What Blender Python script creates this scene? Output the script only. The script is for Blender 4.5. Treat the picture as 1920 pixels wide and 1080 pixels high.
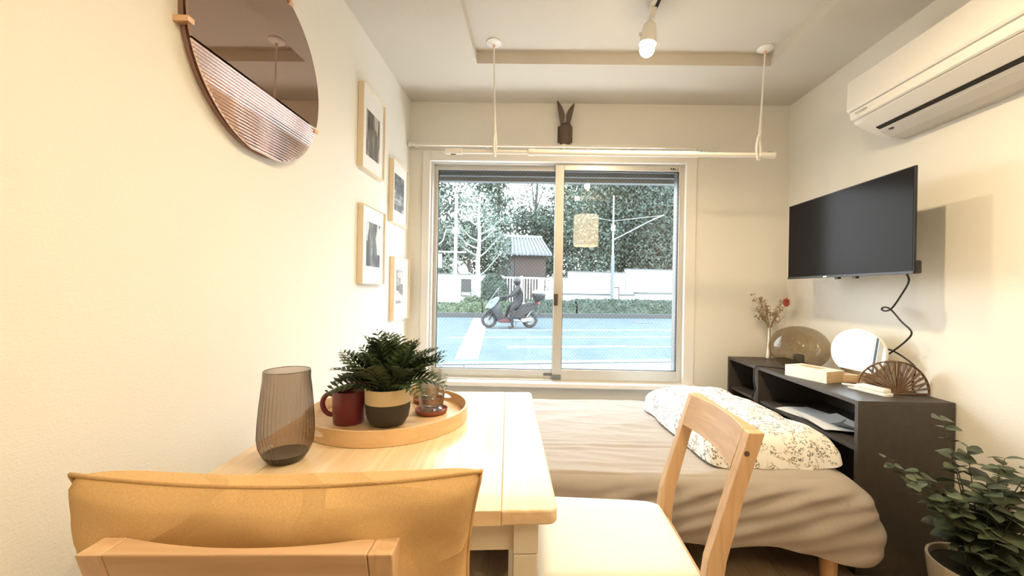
import bpy, bmesh, math, random
from mathutils import Vector, Matrix, noise
R = math.radians
for o in list(bpy.data.objects): bpy.data.objects.remove(o)
sc = bpy.context.scene
COL = sc.collection
random.seed(7)

# ------------------------------------------------------------------ camera
CH = 1.12
psi, rho = R(.8), R(1.0)
fwd = Vector((-math.sin(psi), math.cos(psi), 0)); rt = Vector((math.cos(psi), math.sin(psi), 0)); up = Vector((0, 0, 1))
cx = rt*math.cos(rho) + up*math.sin(rho)
cy = up*math.cos(rho) - rt*math.sin(rho)
cz = -fwd
cd = bpy.data.cameras.new('camera'); cam = bpy.data.objects.new('camera', cd); COL.objects.link(cam)
cam.matrix_world = Matrix(((cx.x, cy.x, cz.x, 0), (cx.y, cy.y, cz.y, 0), (cx.z, cy.z, cz.z, CH), (0, 0, 0, 1)))
cd.sensor_width = 36; cd.lens = 36*750/1920; cd.shift_x = -34.5/1920; cd.shift_y = 4.8/1920
cd.clip_start = .02; cd.clip_end = 300
sc.camera = cam

# ------------------------------------------------------------------ world: bright overcast sky
w = bpy.data.worlds.new('world'); sc.world = w; w.use_nodes = True
wn = w.node_tree.nodes; wl = w.node_tree.links
bg = wn['Background']; tc = wn.new('ShaderNodeTexCoord'); sp = wn.new('ShaderNodeSeparateXYZ'); rp = wn.new('ShaderNodeValToRGB')
wl.new(tc.outputs['Generated'], sp.inputs[0]); wl.new(sp.outputs[2], rp.inputs[0]); wl.new(rp.outputs[0], bg.inputs[0])
rp.color_ramp.elements[0].position = 0; rp.color_ramp.elements[0].color = (.93, .98, 1, 1)
rp.color_ramp.elements[1].position = .9; rp.color_ramp.elements[1].color = (.76, .90, 1, 1)
bg.inputs[1].default_value = 9.5
sc.view_settings.view_transform = 'Standard'; sc.view_settings.look = 'None'
sc.view_settings.exposure = 0.38; sc.view_settings.gamma = 1; sc.view_settings.use_curve_mapping = False

WARM = (1, .79, .485)

# ------------------------------------------------------------------ materials
MATS = {}
def mat(name, col=(.8, .8, .8), rough=.6, metal=0, spec=.5, emit=None, es=0, coat=0):
    m = bpy.data.materials.new(name); m.use_nodes = True; MATS[name] = m
    b = m.node_tree.nodes['Principled BSDF']
    b.inputs['Base Color'].default_value = (*col, 1); b.inputs['Roughness'].default_value = rough
    b.inputs['Metallic'].default_value = metal; b.inputs['Specular IOR Level'].default_value = spec
    b.inputs['Coat Weight'].default_value = coat
    if emit: b.inputs['Emission Color'].default_value = (*emit, 1); b.inputs['Emission Strength'].default_value = es
    return m
def N(m, t, **k):
    n = m.node_tree.nodes.new('ShaderNode'+t)
    for a, v in k.items():
        if a in n.inputs: n.inputs[a].default_value = v
        else: setattr(n, a, v)
    return n
def L(m, a, b): m.node_tree.links.new(a, b)
def bsdf(m): return m.node_tree.nodes['Principled BSDF']
def coords(m, scale=(1, 1, 1), rot=(0, 0, 0), kind='Object'):
    t = N(m, 'TexCoord'); mp = N(m, 'Mapping'); mp.inputs['Scale'].default_value = scale; mp.inputs['Rotation'].default_value = rot
    L(m, t.outputs[kind], mp.inputs[0]); return mp.outputs[0]
def ramp(m, fac, stops):
    r = N(m, 'ValToRGB'); e = r.color_ramp.elements
    while len(e) < len(stops): e.new(.5)
    for i, (p, c) in enumerate(stops): e[i].position = p; e[i].color = (*c, 1)
    L(m, fac, r.inputs[0]); return r.outputs[0]
def noisy(m, c1, c2, scale=(1, 1, 1), ns=5, detail=4, lo=.35, hi=.65, bump=0, bdist=.002, rot=(0, 0, 0), rnd=0, kind='Object'):
    v = coords(m, scale, rot, kind); n = N(m, 'TexNoise', Scale=ns, Detail=detail)
    L(m, v, n.inputs['Vector'])
    c = ramp(m, n.outputs[0], [(lo, c1), (hi, c2)])
    if rnd:
        oi = N(m, 'ObjectInfo'); mr = N(m, 'MapRange'); mr.inputs[3].default_value = 1-rnd; mr.inputs[4].default_value = 1+rnd
        L(m, oi.outputs['Random'], mr.inputs[0]); mx = N(m, 'VectorMath', operation='SCALE'); L(m, c, mx.inputs[0]); L(m, mr.outputs[0], mx.inputs['Scale']); c = mx.outputs[0]
    L(m, c, bsdf(m).inputs['Base Color'])
    if bump:
        b = N(m, 'Bump', Strength=bump, Distance=bdist); L(m, n.outputs[0], b.inputs['Height']); L(m, b.outputs[0], bsdf(m).inputs['Normal'])
    return m
def wood(name, c1, c2, axis, rough=.45, rnd=.08, ns=6, coat=0):
    m = mat(name, c1, rough, coat=coat)
    s = [14, 14, 14]; s['xyz'.index(axis)] = .9
    v = coords(m, tuple(s)); n = N(m, 'TexNoise', Scale=ns*.35, Detail=6, Distortion=.8); L(m, v, n.inputs['Vector'])
    oi = N(m, 'ObjectInfo'); ad = N(m, 'VectorMath', operation='ADD'); sc_ = N(m, 'VectorMath', operation='SCALE'); sc_.inputs['Scale'].default_value = 37
    cmb = N(m, 'CombineXYZ')
    for k in range(3): L(m, oi.outputs['Random'], cmb.inputs[k])
    L(m, cmb.outputs[0], sc_.inputs[0]); L(m, v, ad.inputs[0]); L(m, sc_.outputs[0], ad.inputs[1]); L(m, ad.outputs[0], n.inputs['Vector'])
    c = ramp(m, n.outputs[0], [(.3, c1), (.5, c2), (.7, c1)])
    mr = N(m, 'MapRange'); mr.inputs[3].default_value = 1-rnd; mr.inputs[4].default_value = 1+rnd
    L(m, oi.outputs['Random'], mr.inputs[0]); mx = N(m, 'VectorMath', operation='SCALE'); L(m, c, mx.inputs[0]); L(m, mr.outputs[0], mx.inputs['Scale'])
    L(m, mx.outputs[0], bsdf(m).inputs['Base Color'])
    b = N(m, 'Bump', Strength=.08, Distance=.001); L(m, n.outputs[0], b.inputs['Height']); L(m, b.outputs[0], bsdf(m).inputs['Normal'])
    return m
def seeglass(name, tint=(1, 1, 1), refl=1.0, rough=0, ior=1.5, edge=None):
    """thin clear or tinted glass that lets the light through"""
    m = bpy.data.materials.new(name); m.use_nodes = True; MATS[name] = m; nt = m.node_tree
    nt.nodes.remove(nt.nodes['Principled BSDF']); out = nt.nodes['Material Output']
    t = N(m, 'BsdfTransparent'); g = N(m, 'BsdfGlossy', Roughness=rough); mx = N(m, 'MixShader'); lw = N(m, 'LayerWeight', Blend=.5); pw = N(m, 'Math', operation='POWER'); pw.inputs[1].default_value = 4.0; f = N(m, 'Math', operation='MULTIPLY_ADD'); f.inputs[1].default_value = .55; f.inputs[2].default_value = .042; L(m, lw.outputs['Facing'], pw.inputs[0]); L(m, pw.outputs[0], f.inputs[0])
    t.inputs[0].default_value = (*tint, 1)
    if edge:        # longer path through the glass wall at grazing angles
        pe = N(m, 'Math', operation='POWER'); pe.inputs[1].default_value = 1.6; me_ = N(m, 'MixRGB'); me_.inputs[1].default_value = (*tint, 1); me_.inputs[2].default_value = (*edge, 1)
        L(m, lw.outputs['Facing'], pe.inputs[0]); L(m, pe.outputs[0], me_.inputs[0]); L(m, me_.outputs[0], t.inputs[0])
    ml = N(m, 'Math', operation='MULTIPLY'); ml.inputs[1].default_value = refl; ml.use_clamp = True
    L(m, f.outputs[0], ml.inputs[0]); L(m, ml.outputs[0], mx.inputs[0]); L(m, t.outputs[0], mx.inputs[1]); L(m, g.outputs[0], mx.inputs[2]); L(m, mx.outputs[0], out.inputs[0])
    return m

def wallpaper(name, col):
    m = mat(name, col, .85, spec=.2)
    v = coords(m, (1, 1, 1)); n1 = N(m, 'TexNoise', Scale=260, Detail=3); mp = N(m, 'Mapping'); mp.inputs['Scale'].default_value = (60, 60, 420)
    L(m, v, n1.inputs['Vector']); L(m, v, mp.inputs[0]); n2 = N(m, 'TexNoise', Scale=1, Detail=2); L(m, mp.outputs[0], n2.inputs['Vector'])
    a = N(m, 'Math', operation='ADD'); L(m, n1.outputs[0], a.inputs[0]); L(m, n2.outputs[0], a.inputs[1])
    b = N(m, 'Bump', Strength=.35, Distance=.0015); L(m, a.outputs[0], b.inputs['Height']); L(m, b.outputs[0], bsdf(m).inputs['Normal'])
    return m
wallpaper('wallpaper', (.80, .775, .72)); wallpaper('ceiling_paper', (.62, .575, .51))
mat('white_plastic', (.82, .80, .76), .35); mat('white_trim', (.80, .775, .74), .4); mat('ac_white', (.82, .79, .75), .4)
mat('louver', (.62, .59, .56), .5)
mat('black', (.012, .012, .013), .4); mat('black_rubber', (.02, .02, .02), .55); mat('dark_gap', (.015, .012, .011), .7)
mat('screen', (.012, .011, .011), .18, spec=.05)
mat('aluminium', (.62, .60, .56), .38, metal=.55)
mat('alu_dark', (.16, .165, .165), .45, metal=.3)
mat('chrome', (.75, .72, .66), .18, metal=1)
mat('cream_paint', (.80, .76, .68), .4)
wood('table_wood', (.84, .70, .50), (.75, .57, .37), 'y', .32, .03, coat=.15)
wood('chair_wood', (.72, .50, .31), (.60, .39, .22), 'z', .45, .04)
wood('chair_wood_rail', (.70, .48, .30), (.58, .37, .21), 'x', .45, .04)
wood('tray_wood', (.78, .57, .33), (.70, .48, .26), 'x', .4, .03)
wood('frame_wood', (.84, .74, .58), (.78, .66, .48), 'z', .5, .03)
wood('light_wood', (.78, .60, .38), (.66, .46, .26), 'x', .5, .03)
wood('leg_wood', (.66, .40, .22), (.56, .32, .16), 'z', .4, .05)
wood('floor_wood', (.52, .40, .28), (.44, .32, .21), 'y', .4, .10)
wood('fan_wood', (.22, .12, .065), (.15, .08, .04), 'z', .5, .05)
noisy(mat('cabinet', rough=.5), (.058, .048, .042), (.068, .057, .050), (1, 1, 1), 30)
m = noisy(mat('sheet', rough=.85, spec=.15), (.39, .345, .31), (.415, .368, .33), (1, 1, 1), 300, bump=.06, bdist=.0004)
m = noisy(mat('mustard', rough=.9, spec=.1), (.58, .37, .17), (.68, .46, .23), (600, 200, 900), 1, 3, .3, .7, bump=.25, bdist=.0006)
v_ = coords(MATS['mustard'], (5, 5, 9)); n_ = N(MATS['mustard'], 'TexNoise', Scale=.9, Detail=1.5, Distortion=.5); L(MATS['mustard'], v_, n_.inputs['Vector'])
r_ = ramp(MATS['mustard'], n_.outputs[0], [(.40, (0, 0, 0)), (.5, (1, 1, 1)), (.60, (0, 0, 0))]); b_ = N(MATS['mustard'], 'Bump', Strength=.42, Distance=.010); L(MATS['mustard'], r_, b_.inputs['Height'])
pb = [n for n in MATS['mustard'].node_tree.nodes if n.bl_idname == 'ShaderNodeBump' and n != b_][0]; L(MATS['mustard'], b_.outputs[0], pb.inputs['Normal'])
mat('upholstery', (.84, .82, .77), .75); mat('red_ceramic', (.19, .034, .042), .28); mat('pot_dark', (.05, .048, .04), .55); mat('pot_cream', (.74, .60, .38), .6)
mat('soil', (.02, .014, .01), .95); mat('terracotta', (.30, .09, .05), .6); mat('paper', (.82, .81, .79), .6); mat('print_grey', (.35, .34, .33), .5)
noisy(mat('fern', rough=.55), (.020, .045, .018), (.06, .10, .035), (1, 1, 1), 25, rnd=.35)
noisy(mat('eucalyptus', rough=.5), (.045, .065, .038), (.12, .14, .08), (1, 1, 1), 18, rnd=.3)
mat('stem_brown', (.10, .075, .04), .7)
noisy(mat('dried', rough=.9), (.22, .14, .07), (.42, .31, .18), (1, 1, 1), 60, rnd=.2); mat('dried_red', (.50, .13, .08), .9)
mat('hare_brown', (.115, .072, .05), .55)
mat('pot_grey', (.36, .32, .26), .7); mat('wire_grey', (.42, .44, .43), .6); mat('copper', (.85, .55, .36), .3, metal=.8)
seeglass('window_glass', (.97, .975, .97), 1.8)
seeglass('picture_glass', (1, 1, 1), .35)
seeglass('smoke_globe', (.70, .63, .52), 1.2); seeglass('smoke_vase', (.62, .54, .47), 1.6, edge=(.16, .13, .12)); seeglass('smoke_base', (.22, .19, .18), 2.0)
m = seeglass('clear_glass', (.97, .965, .95), 2.4, edge=(.50, .46, .43))
m = mat('rose_mirror', (.40, .29, .23), .02, metal=1); m = mat('rose_flute', (.84, .68, .64), .10, metal=.9); mat('silver_mirror', (.92, .95, .96), .01, metal=1)
mat('mirror_back', (.34, .20, .17), .5)
mat('bulb', (1, .9, .7), .5, emit=(1, .82, .52), es=30)
mat('lampshade', (.85, .78, .66), .8, emit=(1, .78, .48), es=7.5)
# floral duvet print
m = mat('floral', (.84, .83, .81), .85, spec=.15)
v = coords(m, (1, 1, 1)); ns = N(m, 'TexNoise', Scale=14, Detail=2); L(m, v, ns.inputs['Vector'])
vo = N(m, 'TexVoronoi', Scale=150); L(m, v, vo.inputs['Vector']); nz = N(m, 'TexNoise', Scale=55, Detail=4); L(m, v, nz.inputs['Vector'])
nb = N(m, 'TexNoise', Scale=11, Detail=1); L(m, v, nb.inputs['Vector'])
a1 = ramp(m, nz.outputs[0], [(.45, (0, 0, 0)), (.52, (1, 1, 1))]); a2 = ramp(m, ns.outputs[0], [(.40, (0, 0, 0)), (.48, (1, 1, 1))]); a3 = ramp(m, vo.outputs['Distance'], [(.35, (1, 1, 1)), (.65, (0, 0, 0))])
q1 = N(m, 'Math', operation='MULTIPLY'); q2 = N(m, 'Math', operation='MULTIPLY'); L(m, a1, q1.inputs[0]); L(m, a2, q1.inputs[1]); L(m, q1.outputs[0], q2.inputs[0]); L(m, a3, q2.inputs[1])
tint = ramp(m, nb.outputs[0], [(.42, (.16, .16, .17)), (.62, (.30, .20, .10))])
mc = N(m, 'MixRGB'); mc.inputs[1].default_value = (.84, .83, .81, 1); L(m, q2.outputs[0], mc.inputs[0]); L(m, tint, mc.inputs[2]); L(m, mc.outputs[0], bsdf(m).inputs['Base Color'])
# outside
noisy(mat('asphalt', rough=.9, spec=.1), (.054, .077, .091), (.073, .098, .112), (1, 1, 1), 2.2, 6, .3, .7)
mat('road_paint', (.30, .33, .33), .8); noisy(mat('pavement', rough=.9), (.095, .115, .13), (.12, .14, .152), (1, 1, 1), 3); mat('pavement_joint', (.10, .12, .14), .9)
mat('kerb_stone', (.045, .05, .054), .9); noisy(mat('garden_wall', rough=.9), (.50, .52, .52), (.58, .60, .58), (1, 1, 1), 2); mat('wall_cap', (.085, .095, .10), .9)
mat('white_metal', (.5, .53, .53), .5); mat('tile_grey', (.08, .092, .105), .6); mat('tile_light', (.17, .19, .205), .6); mat('timber_brown', (.045, .033, .03), .8); mat('timber_dark', (.045, .045, .05), .8)
def leafmat(n, a, b): 
    mm = mat(n, a, .7, spec=.2); noisy(mm, a, b, (1, 1, 1), 2.5, 5, .3, .7); return mm
leafmat('leaf_dark', (.022, .038, .033), (.065, .09, .078)); leafmat('leaf_mid', (.035, .058, .047), (.085, .115, .095)); leafmat('leaf_pale', (.085, .11, .10), (.15, .185, .17)); leafmat('hedge_green', (.045, .075, .045), (.115, .15, .10)); leafmat('leaf_spring', (.17, .21, .18), (.26, .30, .26))
mat('bark_dark', (.06, .065, .06), .9); mat('bark_pale', (.24, .265, .255), .9)
mat('pole_pale', (.26, .29, .29), .6); mat('pole_dark', (.10, .12, .13), .6); mat('sign_blue', (.45, .62, .72), .5); mat('facade', (.4, .4, .38), .9); mat('shutter_grey', (.08, .092, .10), .6); mat('earth', (.10, .105, .09), .95)
mat('moto_silver', (.16, .20, .22), .35); mat('moto_black', (.02, .022, .026), .4); mat('moto_red', (.09, .03, .035), .4); mat('tyre', (.025, .027, .03), .8); mat('rim', (.22, .24, .24), .4, metal=.3); mat('rider_black', (.010, .011, .015), .8); mat('rider_navy', (.022, .026, .034), .8); mat('helmet_black', (.015, .016, .02), .3); mat('skin', (.55, .40, .32), .6); mat('tail_red', (.35, .05, .04), .3); mat('box_silver', (.13, .15, .17), .4)
seeglass('windscreen', (.75, .85, .88), 2)

# ------------------------------------------------------------------ geometry helpers
class MB:
    def __init__(s): s.v = []; s.f = []
    def add(s, vs, fs):
        b = len(s.v); s.v += [tuple(x) for x in vs]; s.f += [tuple(i+b for i in q) for q in fs]; return s
    def box(s, x0, x1, y0, y1, z0, z1):
        return s.add([(x0, y0, z0), (x1, y0, z0), (x1, y1, z0), (x0, y1, z0), (x0, y0, z1), (x1, y0, z1), (x1, y1, z1), (x0, y1, z1)],
                     [(3, 2, 1, 0), (4, 5, 6, 7), (0, 1, 5, 4), (1, 2, 6, 5), (2, 3, 7, 6), (3, 0, 4, 7)])
    def hexa(s, b, t):      # bottom quad, top quad (ccw from above)
        return s.add(list(b)+list(t), [(3, 2, 1, 0), (4, 5, 6, 7), (0, 1, 5, 4), (1, 2, 6, 5), (2, 3, 7, 6), (3, 0, 4, 7)])
    def prism(s, poly, lo, hi, axis='z'):   # poly in the two other axes, in cyclic order
        n = len(poly)
        def P(a, b, h): return {'z': (a, b, h), 'x': (h, a, b), 'y': (b, h, a)}[axis]
        vs = [P(a, b, lo) for a, b in poly]+[P(a, b, hi) for a, b in poly]
        return s.add(vs, [tuple(range(n-1, -1, -1)), tuple(range(n, 2*n))]+[(i, (i+1) % n, n+(i+1) % n, n+i) for i in range(n)])
    def cyl(s, p0, p1, r0, r1=None, n=14): return s.tube([p0, p1], [r0, r0 if r1 is None else r1], n)
    def tube(s, pts, r, n=8, caps=True, flat=1.0):
        pts = [Vector(p) for p in pts]; k = len(pts)
        if not isinstance(r, (list, tuple)): r = [r]*k
        t0 = (pts[1]-pts[0]).normalized(); a = Vector((0, 0, 1)) if abs(t0.z) < .9 else Vector((1, 0, 0)); u = t0.cross(a).normalized()
        vs = []
        for i, p in enumerate(pts):
            t = (pts[min(i+1, k-1)]-pts[max(i-1, 0)]).normalized(); u = (u-t*u.dot(t)).normalized(); w_ = t.cross(u)
            for j in range(n):
                an = 2*math.pi*j/n; vs.append(p+u*math.cos(an)*r[i]+w_*math.sin(an)*r[i]*flat)
        fs = [(i*n+j, i*n+(j+1) % n, (i+1)*n+(j+1) % n, (i+1)*n+j) for i in range(k-1) for j in range(n)]
        if caps: fs += [tuple(range(n-1, -1, -1)), tuple((k-1)*n+j for j in range(n))]
        return s.add(vs, fs)
    def lathe(s, prof, n=32, c=(0, 0, 0), mod=None):
        vs = []; fs = []; rows = []
        for r, z in prof:
            if r < 1e-6: rows.append([len(vs)]); vs.append((c[0], c[1], c[2]+z))
            else:
                row = []
                for j in range(n):
                    a = 2*math.pi*j/n; rr = r*(mod(a, z) if mod else 1); row.append(len(vs)); vs.append((c[0]+rr*math.cos(a), c[1]+rr*math.sin(a), c[2]+z))
                rows.append(row)
        for A, B in zip(rows[:-1], rows[1:]):
            for j in range(n):
                if len(A) == 1 and len(B) == 1: continue
                if len(A) == 1: fs.append((A[0], B[(j+1) % n], B[j]))
                elif len(B) == 1: fs.append((A[j], A[(j+1) % n], B[0]))
                else: fs.append((A[j], A[(j+1) % n], B[(j+1) % n], B[j]))
        return s.add(vs, fs)
    def sphere(s, c, r, n=16, m_=10, sz=(1, 1, 1)):
        vs = []; b = MB(); b.lathe([(math.sin(math.pi*i/m_)*r, -math.cos(math.pi*i/m_)*r) for i in range(m_+1)], n)
        return s.add([(c[0]+x*sz[0], c[1]+y*sz[1], c[2]+z*sz[2]) for x, y, z in b.v], b.f)
    def torus(s, c, R_, r, axis='y', n=28, k=10):
        vs = []
        for i in range(n):
            a = 2*math.pi*i/n
            for j in range(k):
                b = 2*math.pi*j/k; q = R_+r*math.cos(b); h = r*math.sin(b)
                x, y = q*math.cos(a), q*math.sin(a)
                vs.append({'z': (c[0]+x, c[1]+y, c[2]+h), 'y': (c[0]+x, c[1]+h, c[2]+y), 'x': (c[0]+h, c[1]+x, c[2]+y)}[axis])
        return s.add(vs, [(i*k+j, ((i+1) % n)*k+j, ((i+1) % n)*k+(j+1) % k, i*k+(j+1) % k) for i in range(n) for j in range(k)])
    def grid(s, fn, nu, nv, closeu=False):
        vs = [fn(i/(nu if closeu else nu-1), j/(nv-1)) for i in range(nu) for j in range(nv)]
        return s.add(vs, [(i*nv+j, ((i+1) % nu)*nv+j, ((i+1) % nu)*nv+j+1, i*nv+j+1) for i in range(nu if closeu else nu-1) for j in range(nv-1)])
    def xf(s, M): s.v = [tuple(M @ Vector(p)) for p in s.v]; return s
    def mesh(s, name, material, smooth=0, recalc=True):
        me = bpy.data.meshes.new(name); me.from_pydata(s.v, [], s.f)
        if recalc:
            bm = bmesh.new(); bm.from_mesh(me); bmesh.ops.recalc_face_normals(bm, faces=bm.faces); bm.to_mesh(me); bm.free()
        me.materials.append(MATS[material] if isinstance(material, str) else material)
        if smooth:
            me.polygons.foreach_set('use_smooth', [True]*len(me.polygons))
            if smooth < 180: me.set_sharp_from_angle(angle=R(smooth))
        return me
    def build(s, name, material, parent=None, smooth=0, bevel=0, loc=(0, 0, 0), rot=(0, 0, 0), seg=2, recalc=True):
        o = bpy.data.objects.new(name, s.mesh(name, material, smooth, recalc)); COL.objects.link(o)
        o.location = loc; o.rotation_euler = rot
        if parent: o.parent = parent
        if bevel:
            b = o.modifiers.new('bevel', 'BEVEL'); b.width = bevel; b.segments = seg; b.limit_method = 'ANGLE'; b.angle_limit = R(35); b.harden_normals = False
        return o
def thing(name, label, cat, loc=(0, 0, 0), rz=0, group=None, rot=None):
    o = bpy.data.objects.new(name, None); o.empty_display_size = .05; COL.objects.link(o); o.location = loc; o.rotation_euler = rot or (0, 0, rz)
    return tag(o, label, cat, group)
def tag(o, label, cat, group=None, kind=None):
    o['label'] = label; o['category'] = cat
    if group: o['group'] = group
    if kind: o['kind'] = kind
    return o
def struct(o, label=None, cat=None):
    o['kind'] = 'structure'
    if label: o['label'] = label
    if cat: o['category'] = cat
    return o
def inst(name, me, parent, loc=(0, 0, 0), rot=(0, 0, 0), scale=(1, 1, 1)):
    o = bpy.data.objects.new(name, me); COL.objects.link(o); o.location = loc; o.rotation_euler = rot; o.scale = scale
    if parent: o.parent = parent
    return o
def copy_tree(o, parent=None):
    c = o.copy(); COL.objects.link(c); c.parent = parent
    for ch in list(o.children): copy_tree(ch, c)
    return c
def B(x0, x1, y0, y1, z0, z1): return MB().box(x0, x1, y0, y1, z0, z1)

# ================================================================== ROOM SHELL
XL, XR, YB, YF, ZC, ZU = -.875, 1.69, 2.72, -2.6, 2.395, 2.46
RX0, RX1, RY0, RY1 = -.355, 1.285, -1.6, 2.25      # ceiling recess
fl = struct(bpy.data.objects.new('floor', None), 'pale wooden plank floor of the room', 'floor'); COL.objects.link(fl)
for i in range(22):
    x0 = XL+i*.117
    for j, (a, b) in enumerate(((YF, -.7+(i % 3)*.3), (-.7+(i % 3)*.3, 1.3+(i % 4)*.12), (1.3+(i % 4)*.12, YB))):
        B(x0, min(x0+.1155, XR), a, b-.0015, -.02, 0).build('plank', 'floor_wood', fl)
B(XL, XR, YF, YB, -.06, -.021).build('subfloor', 'dark_gap', fl)
struct(B(XL-.15, XL, YF-.15, YB+.15, -.06, ZC+.15).build('wall_left', 'wallpaper'), 'cream textured wallpaper wall with the round mirror and pictures', 'wall')
struct(B(XR, XR+.15, YF-.15, YB+.15, -.06, ZC+.15).build('wall_right', 'wallpaper'), 'cream textured wall behind television and air conditioner', 'wall')
struct(B(XL, XR, YF-.15, YF, -.06, ZC+.15).build('wall_front', 'wallpaper'), 'cream wall behind the viewer', 'wall')
OX0, OX1, OZ0, OZ1 = -.745, 1.01, .50, 2.005
b = MB()
b.box(XL, OX0, YB, YB+.15, -.06, ZC+.15).box(OX1, XR, YB, YB+.15, -.06, ZC+.15).box(OX0, OX1, YB, YB+.15, -.06, OZ0).box(OX0, OX1, YB, YB+.15, OZ1, ZC+.15)
struct(b.build('wall_back', 'wallpaper', recalc=False), 'cream window wall at the far end of the room', 'wall')
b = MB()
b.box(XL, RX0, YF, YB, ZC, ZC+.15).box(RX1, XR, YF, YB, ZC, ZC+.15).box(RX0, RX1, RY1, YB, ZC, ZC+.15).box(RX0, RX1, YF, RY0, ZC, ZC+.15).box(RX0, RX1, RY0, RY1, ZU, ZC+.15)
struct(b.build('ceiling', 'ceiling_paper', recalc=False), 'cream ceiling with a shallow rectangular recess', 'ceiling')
struct(B(XR-.008, XR, YF, YB, 0, .06).build('baseboard_right', 'white_trim', bevel=.002), 'low pale skirting board along the right wall', 'baseboard')
struct(B(XL, XL+.008, YF, YB, 0, .06).build('baseboard_left', 'white_trim', bevel=.002), 'low pale skirting board along the left wall', 'baseboard')

# window casing
t = struct(bpy.data.objects.new('trim_1', None), 'white painted casing around the sliding window', 'window casing'); COL.objects.link(t)
B(-.785, OX0+.012, YB-.014, YB+.02, OZ0-.012, 2.06).build('side_casing', 'white_trim', t, bevel=.003)
B(OX1-.012, 1.07, YB-.014, YB+.02, OZ0-.012, 2.06).build('side_casing', 'white_trim', t, bevel=.003)
B(OX0+.012, OX1-.012, YB-.014, YB+.02, OZ1-.012, 2.06).build('head_casing', 'white_trim', t, bevel=.003)
B(-.80, 1.085, YB-.055, YB+.06, OZ0-.028, OZ0+.003).build('sill_board', 'white_trim', t, bevel=.005)
# sliding window
wd = struct(bpy.data.objects.new('window_1', None), 'aluminium sliding window with two wired glass sashes', 'window'); COL.objects.link(wd)
fr = MB().box(OX0, -.722, YB+.02, YB+.15, OZ0, OZ1).box(.992, OX1, YB+.02, YB+.15, OZ0, OZ1).box(-.722, .992, YB+.02, YB+.15, 1.988, OZ1).box(-.722, .992, YB+.02, YB+.15, OZ0, .512)
fr.build('outer_frame', 'aluminium', wd, recalc=False)
fr = MB().box(.972, .992, YB+.085, YB+.15, .512, 1.988).box(-.722, -.712, YB+.11, YB+.15, .512, 1.988).box(-.722, .992, YB+.12, YB+.15, 1.972, 1.988)
fr.build('outer_channel', 'alu_dark', wd, recalc=False)
def wires(x0, x1, y, z0, z1, step=.026, r=.00032):
    b = MB(); h = z1-z0; wdt = x1-x0; sl = 1.15
    for sgn in (1, -1):
        c = -h*2
        while c < wdt+h*2:
            # line x = c + sgn*(z)/sl   for z in 0..h
            pts = []
            za, zb = 0, h
            xa, xb = c, c+sgn*h/sl
            # clip to 0..wdt
            def zat(x): return (x-c)*sl*sgn
            lo, hi = sorted((zat(0), zat(wdt)))
            za, zb = max(0, lo), min(h, hi)
            if zb-za > .01:
                p = Vector((x0+c+sgn*za/sl, y, z0+za)); q = Vector((x0+c+sgn*zb/sl, y, z0+zb))
                d = (q-p).normalized(); s_ = Vector((d.z, 0, -d.x))*r; yy = Vector((0, r, 0))
                b.add([p-s_, p+yy, p+s_, q-s_, q+yy, q+s_], [(0, 1, 4, 3), (1, 2, 5, 4), (2, 0, 3, 5)])
            c += step
    return b
def sash(x0, x1, gx0, gx1, z0, gz0, gz1, z1, y, d):
    s = B(x0, gx0, y-d/2, y+d/2, z0, z1).build('sash_frame', 'aluminium', wd, bevel=.002)
    B(gx1, x1, y-d/2, y+d/2, z0, z1).build('stile', 'aluminium', s, bevel=.002)
    B(gx0, gx1, y-d/2, y+d/2, z0, gz0).build('bottom_rail', 'aluminium', s, bevel=.002)
    B(gx0, gx1, y-d/2, y+d/2, gz1, z1).build('top_rail', 'aluminium', s, bevel=.002)
    g = MB().box(gx0, gx0+.004, y-.008, y+.008, gz0, gz1).box(gx1-.004, gx1, y-.008, y+.008, gz0, gz1).box(gx0, gx1, y-.008, y+.008, gz0, gz0+.004).box(gx0, gx1, y-.008, y+.008, gz1-.004, gz1)
    g.build('gasket', 'black_rubber', s, recalc=False)
    MB().add([(gx0, y, gz0), (gx1, y, gz0), (gx1, y, gz1), (gx0, y, gz1)], [(0, 1, 2, 3)]).build('pane', 'window_glass', wd)
    wo = wires(gx0, gx1, y+.002, gz0, gz1).build('wire_mesh', 'wire_grey', wd, recalc=False); wo['kind'] = 'stuff'
    return s
sash(-.735, .170, -.698, .123, .505, .566, 1.955, 1.990, YB+.085, .03)
rs = sash(.120, .998, .180, .966, .512, .583, 1.950, 1.990, YB+.040, .03)
b = MB().box(.122, .150, YB+.012, YB+.026, 1.02, 1.10); b.cyl((.136, YB+.012, 1.06), (.136, YB-.002, 1.06), .012).box(.131, .141, YB-.006, YB+.004, 1.045, 1.095)
b.build('crescent_lock', 'hare_brown', wd, recalc=False)
B(.118, .178, YB+.015, YB+.026, .512, .545).build('stopper', 'alu_dark', wd); B(.06, .118, YB+.062, YB+.071, .530, .545).build('stopper', 'alu_dark', wd)
b = MB()
for x, ww, h in ((.905, .008, .012), (.918, .012, .011), (.933, .008, .007), (.95, .010, .004)): b.box(x, x+ww, YB+.0235, YB+.0245, 1.961, 1.961+h)
b.build('sticker_mark', 'black', wd, recalc=False)
# roller shutter box outside above the glass
st = thing('shutter_box', 'grey roller shutter box above the window outside', 'shutter', (0.13, YB+.16, 1.94))
B(-1.0, 1.0, 0, .2, .0, .26).build('housing', 'shutter_grey', st, bevel=.004)
B(-1.0, 1.0, .03, .06, -.03, .0).build('bottom_lip', 'alu_dark', st); B(-1.0, 1.0, -.003, .0, .03, .036).build('front_rib', 'tile_light', st)

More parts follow.
